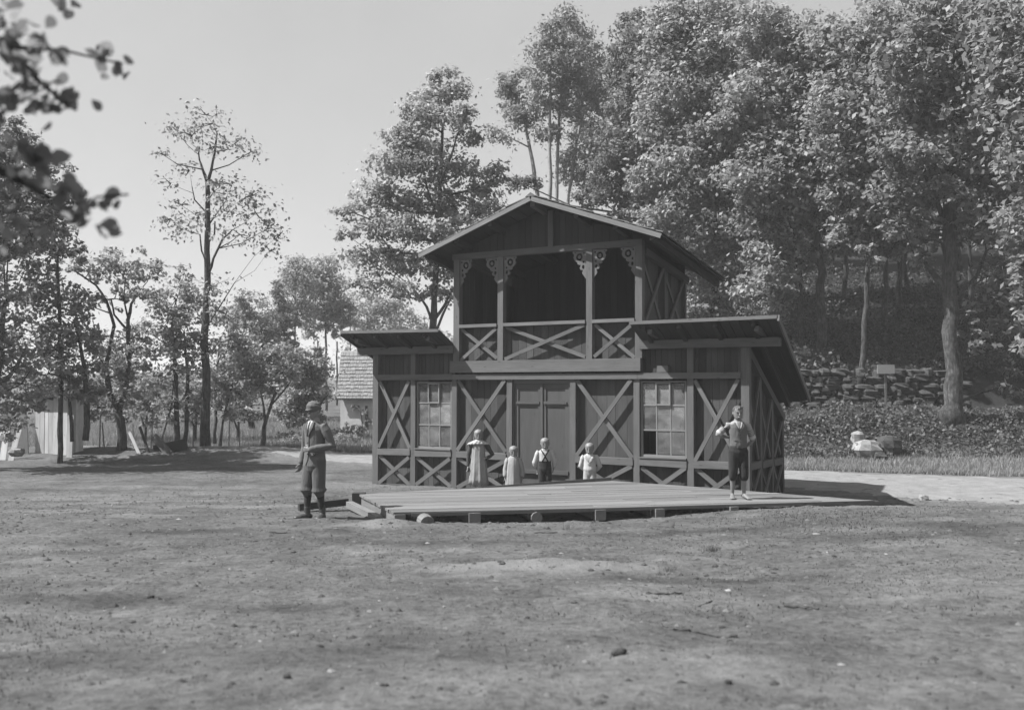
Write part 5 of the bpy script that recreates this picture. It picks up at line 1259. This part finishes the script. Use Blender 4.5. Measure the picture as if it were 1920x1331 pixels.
# ---- the barefoot boy on the platform
h = 1.47
f = figure('barefoot boy in a waistcoat and knee breeches standing on the platform', (3.60, 15.75, deckz(np.array([3.6, 15.75])) + .002), .05, h, 6.7, 'skin_dark',
    dict(eL=(-.222, .03, .685), wL=(-.085, .085, .655), hL=(1, .1, -.1), eR=(.178, .045, .625), wR=(.085, .10, .53), hR=(-1, .1, .1), pL=(0, 0, 1), pR=(0, 0, 1)), sw=.106, neckl=.2, yaw=.0, nod=.03, feet=((-.062, .02), (.055, -.02)), toes=(-.25, .3), wide=.98)
fuse('breeches', 'black', f.root, torso_cloth(f, 0, 4, 1.12, .003) + legs_cloth(f, 1.2, (.061, .049, .047)), .007, 3)
zs = f.zs; zh_ = f.zh
fuse('shirt', 'smock', f.root, torso_cloth(f, 3, 6, 1.04, .002) + sleeves(f, (.037, .035, .036), .42, 1.04), .006, 2)
vb, vf = profile(f, [(zh_ + .07 * h, .100, .078), (zh_ + .10 * h, .098, .076), (zh_ + .15 * h, .096, .073), (zh_ + .2 * h, .099, .074), (zs - .055 * h, .100, .072), (zs - .025 * h, .092, .063), (zs - .002 * h, .070, .053), (zs + .014 * h, .046, .042)])
fuse('waistcoat', 'waistcoat', f.root, [vb] + [('t', [vf(s_ * .035, zh_ + .10 * h, -.02), vf(s_ * .03, zh_ + .05 * h, -.012)], [(.05, .02), (.014, .012)], 10) for s_ in (-1, 1)], .006, 3)
strip('open_neck', 'skin_dark', f, vf, [(0, zs + .018), (0, zs - .03), (0, zs - .085)], [.036, .022, .004], .006, .004)
for s_ in (-1, 1):
    strip('shirt_collar', 'offwhite', f, vf, [(s_ * .045, zs + .014), (s_ * .036, zs - .03), (s_ * .008, zs - .10)], [.014, .016, .006], .007, .007)
    strip('lapel', 'waistcoat', f, vf, [(s_ * .07, zs + .0), (s_ * .062, zs - .06), (s_ * .012, zs - .14)], [.014, .020, .006], .007, .007)
for z_ in (.11, .15, .19): sheet('button', 'black', f.root, [('ball', vf(.002, zh_ + z_ * h, .006), (.008, .005, .008), 8)])
strip('pocket', 'darkprint', f, vf, [(-.085, zh_ + .125 * h), (-.045, zh_ + .125 * h)], .006, .005, .003)
for k in 'LR':
    sh_, el_ = f.J['s' + k], f.J['e' + k]; c0 = sh_ + (el_ - sh_) * .72; c1 = sh_ + (el_ - sh_) * .88
    fuse('rolled_cuff', 'white', f.root, [('t', [c0, c1], [.038 * h, .039 * h], 14, False)], .006, 1)
    for q in (.32, .42, .52, .62):
        b0 = sh_ + (el_ - sh_) * q; b1 = sh_ + (el_ - sh_) * (q + .045); fuse('sleeve_stripe', 'darkprint', f.root, [('t', [b0, b1], [.0372 * h, .0372 * h], 14, False)], .006, 1)
cropped_hair(f, 'hair_dark', True)
# ---- the girl in the pinafore
h = 1.36
f = figure('girl in a long pale pinafore with white shoulder frill and dark sleeves', ground_at(897, 914, 21.2), .05, h, 6.3, 'skin',
    dict(eL=(-.155, .01, .60), wL=(-.165, -.02, .43), eR=(.225, .02, .60), wR=(.115, -.06, .545), hR=(-1, -.2, -.2), pR=(0, 0, 1), pL=(.2, -1, 0)), sw=.098, neckl=.13, hipf=.48, nod=.12, feet=((-.05, 0), (.05, 0)), toes=(-.3, .3))
rip = lambda g, t: (.075 * math.sin(9 * g + 1.3) + .03 * math.sin(17 * g)) * (.15 + .85 * (1 - t))
fuse('sleeves', 'darkprint', f.root, torso_cloth(f, 3, 6, 1.05, .003) + sleeves(f, (.042, .034, .026), .97, 1.12), .006, 2)
V = [('t', [(0, -.005, .135 * h), (0, -.005, .22 * h), (0, -.005, .35 * h), (0, -.004, .48 * h), (0, 0, .60 * h), (0, 0, .70 * h), (0, .005, f.zs - .02 * h)],
      [(.152 * h, .13 * h), (.146 * h, .124 * h), (.134 * h, .112 * h), (.120 * h, .096 * h), (.106 * h, .084 * h), (.104 * h, .080 * h), (.088 * h, .066 * h)], 72, False, rip)]
sheet('pinafore', 'pinafore', f.root, V)
rip2 = lambda g, t: (.11 * math.sin(15 * g) + .06 * math.cos(2 * g)) * (1 - t)
sheet('shoulder_frill', 'white', f.root, [('t', [(0, 0, f.zs - .058 * h), (0, .002, f.zs - .030 * h), (0, .005, f.zs - .002 * h), (0, .006, f.zs + .018 * h)], [(.158 * h, .090 * h), (.142 * h, .084 * h), (.088 * h, .062 * h), (.046 * h, .046 * h)], 60, False, rip2)])
fuse('neck_bow', 'white', f.root, [('ball', (s_ * .022 * h, -.066 * h, f.zs - .006 * h), (.020 * h, .006 * h, .009 * h)) for s_ in (-1, 1)], .004, 1)
headgear(f, 'hair', 'hair_fair', [('t', [(0, .08, .40), (0, .06, .55), (0, .035, .68), (0, .02, .80), (0, .01, .92), (0, .01, 1.03)], [(.335, .30), (.365, .345), (.375, .385), (.35, .385), (.26, .29), (.07, .08)], 18, False), ('t', [(-.30, .12, .42), (-.36, .10, .15), (-.37, .0, -.15), (-.36, -.06, -.35)], [.07, .065, .055, .03], 8), ('t', [(.30, .14, .42), (.33, .18, .15), (.34, .16, -.1)], [.07, .06, .04], 8)])
# ---- toddler
h = 1.0
f = figure('toddler in a loose pale smock standing before the pavilion door', ground_at(963, 914, 20.8), .0, h, 4.55, 'skin',
    dict(eL=(-.175, .01, .50), wL=(-.18, -.03, .355), eR=(.18, .01, .50), wR=(.19, -.03, .355), pL=(.2, -1, 0), pR=(-.2, -1, 0)), sw=.118, neckl=.08, hipf=.43, nod=.15, wide=1.25, feet=((-.06, 0), (.06, 0)))
rip = lambda g, t: (.05 * math.sin(7 * g + .4) + .025 * math.sin(15 * g)) * (.1 + .9 * (1 - t))
sheet('smock', 'smock', f.root, [('t', [(0, 0, .125), (0, 0, .22), (0, 0, .35), (0, 0, .48), (0, 0, .60), (0, .0, f.zs - .01), (0, 0, f.zs + .03)], [(.180, .15), (.172, .145), (.160, .132), (.148, .118), (.138, .108), (.112, .088), (.066, .065)], 60, False, rip)])
fuse('sleeves', 'smock', f.root, sleeves(f, (.056, .052, .046), .9, 1.05), .006, 2)
cropped_hair(f, 'hair_fair')
# ---- boy with crossed braces
h = 1.17
f = figure('small boy in a white shirt with crossed dark braces and dark trousers', ground_at(1022, 914, 20.4), .0, h, 5.3, 'skin',
    dict(eL=(-.180, .03, .56), wL=(-.145, .06, .44), eR=(.180, .03, .56), wR=(.150, .06, .44), pL=(.2, -1, 0), pR=(-.2, -1, 0)), sw=.112, neckl=.1, hipf=.46, nod=.12, wide=1.12, feet=((-.06, 0), (.06, 0)), barefoot=False)
fuse('trousers', 'black', f.root, torso_cloth(f, 0, 4, 1.10, .008) + legs_cloth(f, 1.85, (.070, .058, .055)), .007, 3)
zs = f.zs
sb, sf = profile(f, [(f.zh + .10 * h, .100, .080), (f.zh + .16 * h, .106, .083), (f.zh + .22 * h, .110, .082), (zs - .05 * h, .112, .078), (zs - .02 * h, .100, .066), (zs + .002 * h, .074, .056), (zs + .016 * h, .052, .05)])
fuse('shirt', 'white', f.root, [sb] + sleeves(f, (.048, .048, .042), .72, 1.05), .006, 3)
wz = f.zh + .135 * h
fuse('trouser_top', 'black', f.root, [('t', [(0, .005 * h, f.zh + .0), (0, .005 * h, wz)], [(.108 * h, .086 * h), (.106 * h, .086 * h)], 22, False)], .006, 2)
for s_ in (-1, 1): strip('trouser_brace', 'black', f, sf, [(s_ * .080, zs - .0), (s_ * .02, (zs + wz) / 2 + .02), (-s_ * .062, wz - .01)], .014, .006, .004 + (.003 if s_ > 0 else 0))
strip('shirt_collar', 'white', f, sf, [(-.05, zs + .018), (0, zs - .005), (.05, zs + .018)], .012, .008, .004)
fuse('shoe', 'boot', f.root, [('t', [f.J['a' + k] - f.J['t' + k] * .03 - [0, 0, .02], f.J['a' + k] + f.J['t' + k] * .05 - [0, 0, .024], f.J['a' + k] + f.J['t' + k] * .13 - [0, 0, .03]], [(.03, .03), (.034, .03), (.028, .016)], 10) for k in 'LR'], .006)
cropped_hair(f, 'hair_fair')
# ---- boy in the white sailor suit
h = 1.06
f = figure('small boy in a white sailor suit with his hands behind his back', ground_at(1106, 914, 19.75), -.18, h, 5.0, 'skin',
    dict(eL=(-.175, .05, .56), wL=(-.085, .11, .47), hL=(1, .1, -.1), eR=(.185, .05, .56), wR=(.09, .11, .47), hR=(-1, .1, -.1), pL=(0, 0, 1), pR=(0, 0, 1)), sw=.112, neckl=.1, hipf=.45, nod=.14, yaw=-.1, wide=1.12, feet=((-.07, 0), (.06, 0)))
fuse('trousers', 'offwhite', f.root, torso_cloth(f, 0, 4, 1.10, .004) + legs_cloth(f, 1.7, (.072, .064, .060)), .006, 3)
zs = f.zs
sb, sf = profile(f, [(f.zh + .03 * h, .118, .094), (f.zh + .06 * h, .124, .098), (f.zh + .12 * h, .116, .09), (f.zh + .2 * h, .112, .084), (zs - .05 * h, .112, .078), (zs - .02 * h, .102, .068), (zs + .002 * h, .076, .058), (zs + .016 * h, .054, .052)])
fuse('sailor_blouse', 'white', f.root, [sb] + sleeves(f, (.052, .05, .04), .95, 1.06), .006, 3)
for s_ in (-1, 1): strip('sailor_collar', 'offwhite', f, sf, [(s_ * .085, zs - .002), (s_ * .062, zs - .06), (s_ * .006, zs - .14)], [.02, .028, .01], .008, .006)
strip('scarf', 'smock', f, sf, [(.09, zs - .07), (.03, zs - .13), (-.035, zs - .19)], [.007, .012, .006], .006, .012)
cropped_hair(f, 'hair_fair')
# ---- far figure bending down in the meadow
h = 1.6
P_ = at(470, 806, 44); gz_ = float(G(P_[0], 44, False))
f = Fig(); f.root = empty('person', (P_[0], 44, gz_), .2, label='far person in a white shirt bending down in the meadow', cat='person')
fuse('body', 'skin', f.root, [('t', [(-.05, 0, .80), (-.22, 0, .92), (-.36, 0, .92)], [.13, .14, .10], 14), ('ball', (-.50, 0, .93), (.11, .09, .10)), ('t', [(-.36, 0, .92), (-.46, 0, .93)], [.06, .06], 10), ('t', [(.0, -.08, .78), (.05, -.1, .42), (.16, -.12, .06)], [.09, .07, .05], 10), ('t', [(0, .08, .78), (-.06, .1, .42), (-.03, .1, .06)], [.09, .07, .05], 10),
     ('t', [(-.34, -.16, .88), (-.36, -.18, .62), (-.44, -.16, .40)], [.05, .045, .03], 10), ('t', [(-.34, .16, .88), (-.36, .18, .62), (-.46, .16, .38)], [.05, .045, .03], 10), ('t', [(-.03, .1, .05), (-.16, .1, .03)], [.05, .035], 8), ('t', [(.16, -.12, .05), (.04, -.12, .03)], [.05, .035], 8)] +
     [('t', [(-.45, s * .16, .38), (-.49, s * .16 + q * .018, .29 + abs(q) * .005)], [.012, .01], 6) for s in (-1, 1) for q in (-1.5, -.5, .5, 1.5)] + [('t', [(-.44, s * .16, .38), (-.40, s * .13, .32)], [.012, .01], 6) for s in (-1, 1)], .012)
fuse('shirt', 'white', f.root, [('t', [(.02, 0, .80), (-.2, 0, .93), (-.37, 0, .93)], [(.16, .155), (.16, .17), (.13, .18)], 14), ('t', [(-.33, -.17, .88), (-.36, -.18, .64)], [.07, .06], 10), ('t', [(-.33, .17, .88), (-.36, .18, .64)], [.07, .06], 10)], .012)
fuse('trousers', 'black', f.root, [('t', [(-.08, 0, .84), (.04, 0, .76)], [.15, .15], 12), ('t', [(.0, -.08, .78), (.05, -.1, .42), (.15, -.12, .10)], [.11, .09, .075], 10), ('t', [(0, .08, .78), (-.06, .1, .42), (-.03, .1, .10)], [.11, .09, .075], 10)], .012)
fuse('hair', 'hair_dark', f.root, [('ball', (-.52, 0, .965), (.11, .095, .08))], .012)
# ------------------------------------------------------------------ grass, undergrowth, litter
def blades(name, P, hgt, wid, m, seed, kind='stuff'):
    rng = np.random.default_rng(seed); n = len(P)
    az = rng.uniform(0, 6.283, n); ln = rng.uniform(.1, .7, n)
    d = np.stack([np.cos(az), np.sin(az), np.zeros(n)], 1); s = np.stack([-np.sin(az), np.cos(az), np.zeros(n)], 1)
    b = rng.uniform(0, 6.283, n); s = np.stack([np.cos(b), np.sin(b), np.zeros(n)], 1)
    hh_ = hgt[:, None]; w = wid[:, None]
    tip = P + d * ln[:, None] * hh_ + np.array([0, 0, 1]) * hh_ * (1 - .25 * ln[:, None])
    V = np.stack([P - s * w, P + s * w, tip], 1).reshape(-1, 3)
    o = np_mesh(name, V, 3, np.clip(rng.normal(.5, .25, n), 0, 1), M[m]); o['kind'] = kind; return o
def on_ground(x, y, dz=-.01): return np.stack([x, y, G(x, y) + dz], 1)
rng = np.random.default_rng(5)
# meadow at left beyond the garden edge
n = 70000; y = 33 + 22 * rng.random(n) ** 1.6; x = -y * .53 + rng.random(n) * (y * .53 - 3.2)
ok = (np.abs(y - road_mid(x)) > road_half(x) + .1) & (y > 32.2); x, y = x[ok], y[ok]
blades('meadow_grass', on_ground(x, y), rng.uniform(.08, .28, len(x)), rng.uniform(.008, .02, len(x)), 'grass', 1)
# tall dry grass strip beyond the road at right
n = 60000; x = 4 + rng.random(n) * 22; y = road_mid(x) + road_half(x) + rng.random(n) ** 1.3 * (29.6 - road_mid(x) - road_half(x)); ok = (x > y * .2) & (x < y * .56); x, y = x[ok], y[ok]
blades('roadside_grass', on_ground(x, y), rng.uniform(.05, .2, len(x)) * (.5 + fbm(x * .6, y * .6, 9)), rng.uniform(.007, .018, len(x)), 'grass_dry', 2)
# sparse short turf in the trodden foreground, thicker in patches
n = 150000; y = 4.2 + rng.random(n) ** .75 * 22; x = (rng.random(n) * 2 - 1) * y * .56
pn = fbm(x * .7, y * .9, 41) * .6 + fbm(x * 3, y * 3, 43) * .4
extra = .35 * np.exp(-(((x - 4.6) / 2.2) ** 2 + ((y - 13.2) / 1.6) ** 2)) + .15 * np.exp(-((y - 6) / 3) ** 2)
ok = rng.random(n) < np.clip((pn - .50 + extra * .5) * 4.0, 0.02, 1); ok &= (np.abs(y - road_mid(x)) > road_half(x))
# not on the floor of the pavilion
lu = (x - HX) * math.cos(TH) - (y - HY) * math.sin(TH); lv = (x - HX) * math.sin(TH) + (y - HY) * math.cos(TH)
ok &= ~((lu > -.1) & (lu < W + .1) & (lv > -.05) & (lv < DEP + .1))
x, y = x[ok], y[ok]
blades('trodden_turf', on_ground(x, y, -.006), rng.uniform(.012, .05, len(x)) * (.6 + extra[ok]), rng.uniform(.002, .006, len(x)) * (1 + y * .05), 'turf', 3)
# undergrowth on the bank and on the slope
def scatter_leaves(name, x, y, hmax, leaf, m, seed, lump=.8):
    rng = np.random.default_rng(seed); n = len(x)
    hmap = np.clip(fbm(x * lump, y * lump, seed) * 2 - .62, 0, 1) * hmax
    P = np.stack([x, y, G(x, y, False) + rng.random(n) ** .7 * hmap + .02], 1)
    nrm = rng.normal(size=(n, 3)) * .7 + np.array([0, -.35, .6]); nrm /= np.linalg.norm(nrm, axis=1, keepdims=True)
    t, b = rodrigues_axes(nrm, rng); s = leaf * rng.uniform(.5, 1.3, (n, 1))
    V = np.stack([P - t * s * .5, P + b * s * .34, P + t * s * .55, P - b * s * .34], 1).reshape(-1, 3)
    o = np_mesh(name, V, 4, np.clip(rng.normal(.5, .25, n), 0, 1), M[m]); o['kind'] = 'stuff'; return o
n = 15000; y = 29 + rng.random(n) * 4.5; x = y * .24 + rng.random(n) * y * .36
scatter_leaves('bank_undergrowth', x, y, .42, .12, 'bank', 21, 1.3)
n = 40000; y = 34.8 + rng.random(n) * 16; x = y * .12 + rng.random(n) * y * .5
scatter_leaves('slope_undergrowth', x, y, .9, .15, 'slope', 22, .7)
n = 5000; x = -9 + rng.random(n) * 3.2; y = 36 + rng.random(n) * 3
scatter_leaves('garden_undergrowth', x, y, .5, .11, 'leaf', 23, .9)
# woods on the far ridge and dark wood depth: two far masses that read as one
def wood_mass(name, boxes, leaf, m, seed, dens):
    rng = np.random.default_rng(seed); Ps = []
    for (px0, px1, py0, py1, Y, dY) in boxes:
        A_ = at(px0, py1, Y); B_ = at(px1, py0, Y); area = abs(B_[0] - A_[0]) * abs(B_[2] - A_[2]); k = int(area * dens / (.34 * leaf * leaf))
        xx = A_[0] + rng.random(k) * (B_[0] - A_[0]); t = rng.random(k); edge = B_[2] - (B_[2] - A_[2]) * .35 * fbm(xx * .35, xx * 0 + seed, seed)
        Ps.append(np.stack([xx, Y + (rng.random(k) - .5) * dY, A_[2] + (edge - A_[2]) * t], 1))
    P = np.concatenate(Ps); n = len(P)
    nrm = rng.normal(size=(n, 3)) + np.array([0, -.2, .5]); nrm /= np.linalg.norm(nrm, axis=1, keepdims=True); t, b = rodrigues_axes(nrm, rng); s = leaf * rng.uniform(.5, 1.3, (n, 1))
    V = np.stack([P - t * s * .5, P + b * s * .36, P + t * s * .55, P - b * s * .36], 1).reshape(-1, 3)
    o = np_mesh(name, V, 4, np.clip(rng.normal(.5, .25, n), 0, 1), M[m]); o['kind'] = 'stuff'; return o
wood_mass('wooded_ridge', [(1330, 1760, 330, 640, 64, 8), (1740, 2000, 330, 520, 60, 8), (1800, 2000, 300, 660, 66, 8), (1130, 1350, 430, 640, 68, 8)], .30, 'leaf_dark', 31, 2.2)
wood_mass('far_woods', [(-20, 420, 690, 760, 140, 20), (380, 660, 700, 750, 120, 16), (640, 860, 600, 740, 110, 16)], .5, 'leaf_pale', 32, 1.6)
# pebbles, clods and leaf scraps
n = 9000; y = 4.3 + rng.random(n) ** .8 * 16; x = (rng.random(n) * 2 - 1) * y * .55
sz = .006 + .020 * rng.random(n) ** 5 * (1 + y * .05) + .0005 * y
P = on_ground(x, y, 0)
V = []
th_ = np.linspace(0, 6.283, 6)[:-1]
r0 = rng.uniform(.7, 1.3, (n, 5)); 
ring = np.stack([np.stack([P[:, 0] + sz * r0[:, i] * math.cos(t), P[:, 1] + sz * r0[:, i] * math.sin(t), P[:, 2] + 0 * sz], 1) for i, t in enumerate(th_)], 1)
top = P + np.array([0, 0, 1]) * (sz * rng.uniform(.25, .7, n))[:, None]
tris = np.concatenate([np.stack([ring[:, i], ring[:, (i + 1) % 5], top], 1) for i in range(5)], 1).reshape(-1, 3)
def pebble_mat():
    m, nt, bs = mat('pebbles_and_scraps'); a = nn(nt, 'ShaderNodeAttribute', attribute_name='tone')
    grey(nt, bs, ramp(nt, a.outputs['Fac'], [(0, .02), (.7, .06), (.97, .11), (1, .22)]).outputs[0]); bs.inputs['Roughness'].default_value = .9; return m
M['pebble'] = pebble_mat()
o = np_mesh('pebbles', tris, 3, np.repeat(rng.random(n), 5), M['pebble']); o['kind'] = 'stuff'
# single sticks, clods and tufts one can point to
def stick(pix, w, label, Yoff=0):
    pts = []
    for (x_, y_) in pix:
        d = _F + _R * (x_ - CX) / F_PX - _U * (y_ - CY) / F_PX
        Y = 8.0
        for _ in range(12):
            Y = d[1] * (float(G(d[0] / d[1] * Y, Y)) - EYE) / d[2]
        pts.append(np.array([d[0] / d[1] * Y, Y, float(G(d[0] / d[1] * Y, Y)) + w * .8]))
    fp = []
    for p, q in zip(pts[:-1], pts[1:]):
        for k in range(4):
            e = p + (q - p) * k / 4; fp.append(e + RNG.normal(size=3) * w * .5 * (k > 0))
    fp.append(pts[-1])
    loose('fallen_stick', 'twig', label, 'stick', lambda mb: mb.tube(fp, [w * (1 - .5 * i / len(fp)) for i in range(len(fp))], 6), 'sticks lying on the earth')
stick([(1214, 1112), (1250, 1115), (1279, 1113)], .011, 'straight thin stick lying below the platform, upper one of the sticks')
stick([(1470, 1137), (1500, 1139), (1535, 1143)], .012, 'thin stick lying level on the earth, furthest right of the sticks')
stick([(1382, 1194), (1345, 1196), (1312, 1187), (1262, 1181)], .013, 'crooked dark stick with a long thin end, lowest of the sticks')
stick([(1310, 1138), (1335, 1127)], .008, 'short slanting twig between the two straight sticks')
stick([(1045, 999), (1002, 1001)], .008, 'tiny twig on the earth below the middle bearer')
stick([(538, 998), (505, 999)], .01, 'small twig on the earth left of the youth in the cap')
def gpoint(x_, y_):
    d = _F + _R * (x_ - CX) / F_PX - _U * (y_ - CY) / F_PX; Y = 8.0
    for _ in range(12): Y = d[1] * (float(G(d[0] / d[1] * Y, Y)) - EYE) / d[2]
    return np.array([d[0] / d[1] * Y, Y, float(G(d[0] / d[1] * Y, Y))])
def clod(x_, y_, r, m, label, seed, nm='clod', cat='clod'):
    r_ = np.random.default_rng(seed); p = gpoint(x_, y_); mb = MB(); add_stone(mb, p + [0, 0, r[2] * .5], r, r_, (12, 8)); tag(mb.build(nm, M[m], None, True), label, cat, 'clods on the earth')
clod(1160, 1226, (.045, .03, .022), 'bark', 'dark clod of earth in the foreground below the crooked stick', 1)
clod(1366, 1281, (.02, .016, .012), 'bark', 'tiny dark clod near the bottom edge', 2)
clod(720, 1287, (.022, .018, .012), 'bark', 'dark clod near the bottom edge left of the centre', 3)
clod(282, 1120, (.03, .022, .015), 'bark', 'dark clod on the earth at left', 4)
clod(538, 1270, (.02, .015, .012), 'bark', 'small dark clod low at left', 5)
def tuft(x_, y_, n, h_, r, m, label, seed):
    r2 = np.random.default_rng(seed); p = gpoint(x_, y_); P = p + np.stack([r2.normal(size=n) * r, r2.normal(size=n) * r, np.zeros(n) - .01], 1)
    o = blades('grass_tuft', P, r2.uniform(.4, 1.1, n) * h_, r2.uniform(.002, .005, n), m, seed); del o['kind']; tag(o, label, 'grass tuft', 'tufts of grass on the earth')
tuft(1335, 1032, 160, .10, .05, 'leaf_dark', 'dark tuft of grass on the bare mound below the platform', 1)
tuft(812, 1010, 50, .09, .04, 'grass', 'thin tuft of grass below the second bearer from the left', 2)
tuft(1065, 992, 40, .13, .02, 'grass', 'single tall wisp of grass below the middle of the platform', 3)
tuft(820, 975, 60, .08, .06, 'grass', 'low grass tuft beside the loose log', 4)
tuft(1260, 1068, 70, .07, .05, 'leaf_dark', 'small dark tuft left of the bare mound tuft', 5)
tuft(1115, 985, 50, .09, .04, 'grass', 'grass tuft below the squared bearer right of the round one', 6)
hm = bpy.data.materials.new('haze'); hm.use_nodes = True; hnt = hm.node_tree
for n_ in list(hnt.nodes):
    if n_.type == 'BSDF_PRINCIPLED': hnt.nodes.remove(n_)
pv = nn(hnt, 'ShaderNodeVolumePrincipled'); pv.inputs['Color'].default_value = (.95, .95, .95, 1); pv.inputs['Density'].default_value = HAZE; pv.inputs['Anisotropy'].default_value = .1
hnt.links.new(pv.outputs[0], hnt.nodes['Material Output'].inputs['Volume'])
if HAZE > 0:
    mb = MB(); mb.box((-720, -40, -3), (720, 930, 34), 2); ho = mb.build('haze', hm); ho['kind'] = 'stuff'
# ------------------------------------------------------------------ light, sky, camera
L_loc = np.array([1.25, 1.0, -2.0])
ct, st_ = math.cos(TH), math.sin(TH)
Lw = np.array([L_loc[0] * ct + L_loc[1] * st_, -L_loc[0] * st_ + L_loc[1] * ct, L_loc[2]]); Lw /= np.linalg.norm(Lw)
elev = math.asin(-Lw[2]); azim = math.atan2(-Lw[0], -Lw[1])
sun = bpy.data.lights.new('sun', 'SUN'); sun.energy = 5.0; sun.angle = math.radians(.55); sun.color = (1, 1, 1)
so = bpy.data.objects.new('sun', sun); COL.objects.link(so); so.rotation_euler = Vector(Lw).to_track_quat('-Z', 'Y').to_euler()
wd = bpy.data.worlds.new('World'); SC.world = wd; wd.use_nodes = True
nt = wd.node_tree; bg = nt.nodes['Background']
sk = nn(nt, 'ShaderNodeTexSky'); sk.sky_type = 'NISHITA'; sk.sun_disc = False; sk.sun_elevation = elev; sk.sun_rotation = azim
sk.dust_density = 2.5; sk.air_density = 1.0; sk.ozone_density = 1.0
bw = nn(nt, 'ShaderNodeRGBToBW'); nt.links.new(sk.outputs[0], bw.inputs[0])
gm = math_(nt, 'POWER', bw.outputs[0], .3); cl = noise_(nt, nn(nt, 'ShaderNodeTexCoord').outputs['Generated'], 3.5, 5, .6); gm = math_(nt, 'MULTIPLY', gm, math_(nt, 'MULTIPLY_ADD', cl, .22 * SKYK, .89 * SKYK))
cc = nn(nt, 'ShaderNodeCombineColor')
for i in range(3): nt.links.new(gm, cc.inputs[i])
nt.links.new(cc.outputs[0], bg.inputs[0]); bg.inputs[1].default_value = .12
cam = bpy.data.cameras.new('camera'); co = bpy.data.objects.new('camera', cam); COL.objects.link(co)
co.matrix_world = Matrix(((_R[0], _U[0], -_F[0], 0), (_R[1], _U[1], -_F[1], 0), (_R[2], _U[2], -_F[2], EYE), (0, 0, 0, 1)))
cam.sensor_width = 36; cam.lens = F_PX / 1920 * 36; cam.clip_end = 6000; cam.clip_start = .05
cam.dof.use_dof = True; cam.dof.focus_distance = 20; cam.dof.aperture_fstop = 1.6
SC.camera = co
SC.view_settings.view_transform = 'Standard'; SC.view_settings.look = 'None'; SC.view_settings.exposure = EXPO; SC.view_settings.gamma = 1
SC.render.engine = 'CYCLES'
SC.cycles.volume_bounces = 1; SC.cycles.max_bounces = 6; SC.cycles.diffuse_bounces = 3; SC.cycles.transparent_max_bounces = 8
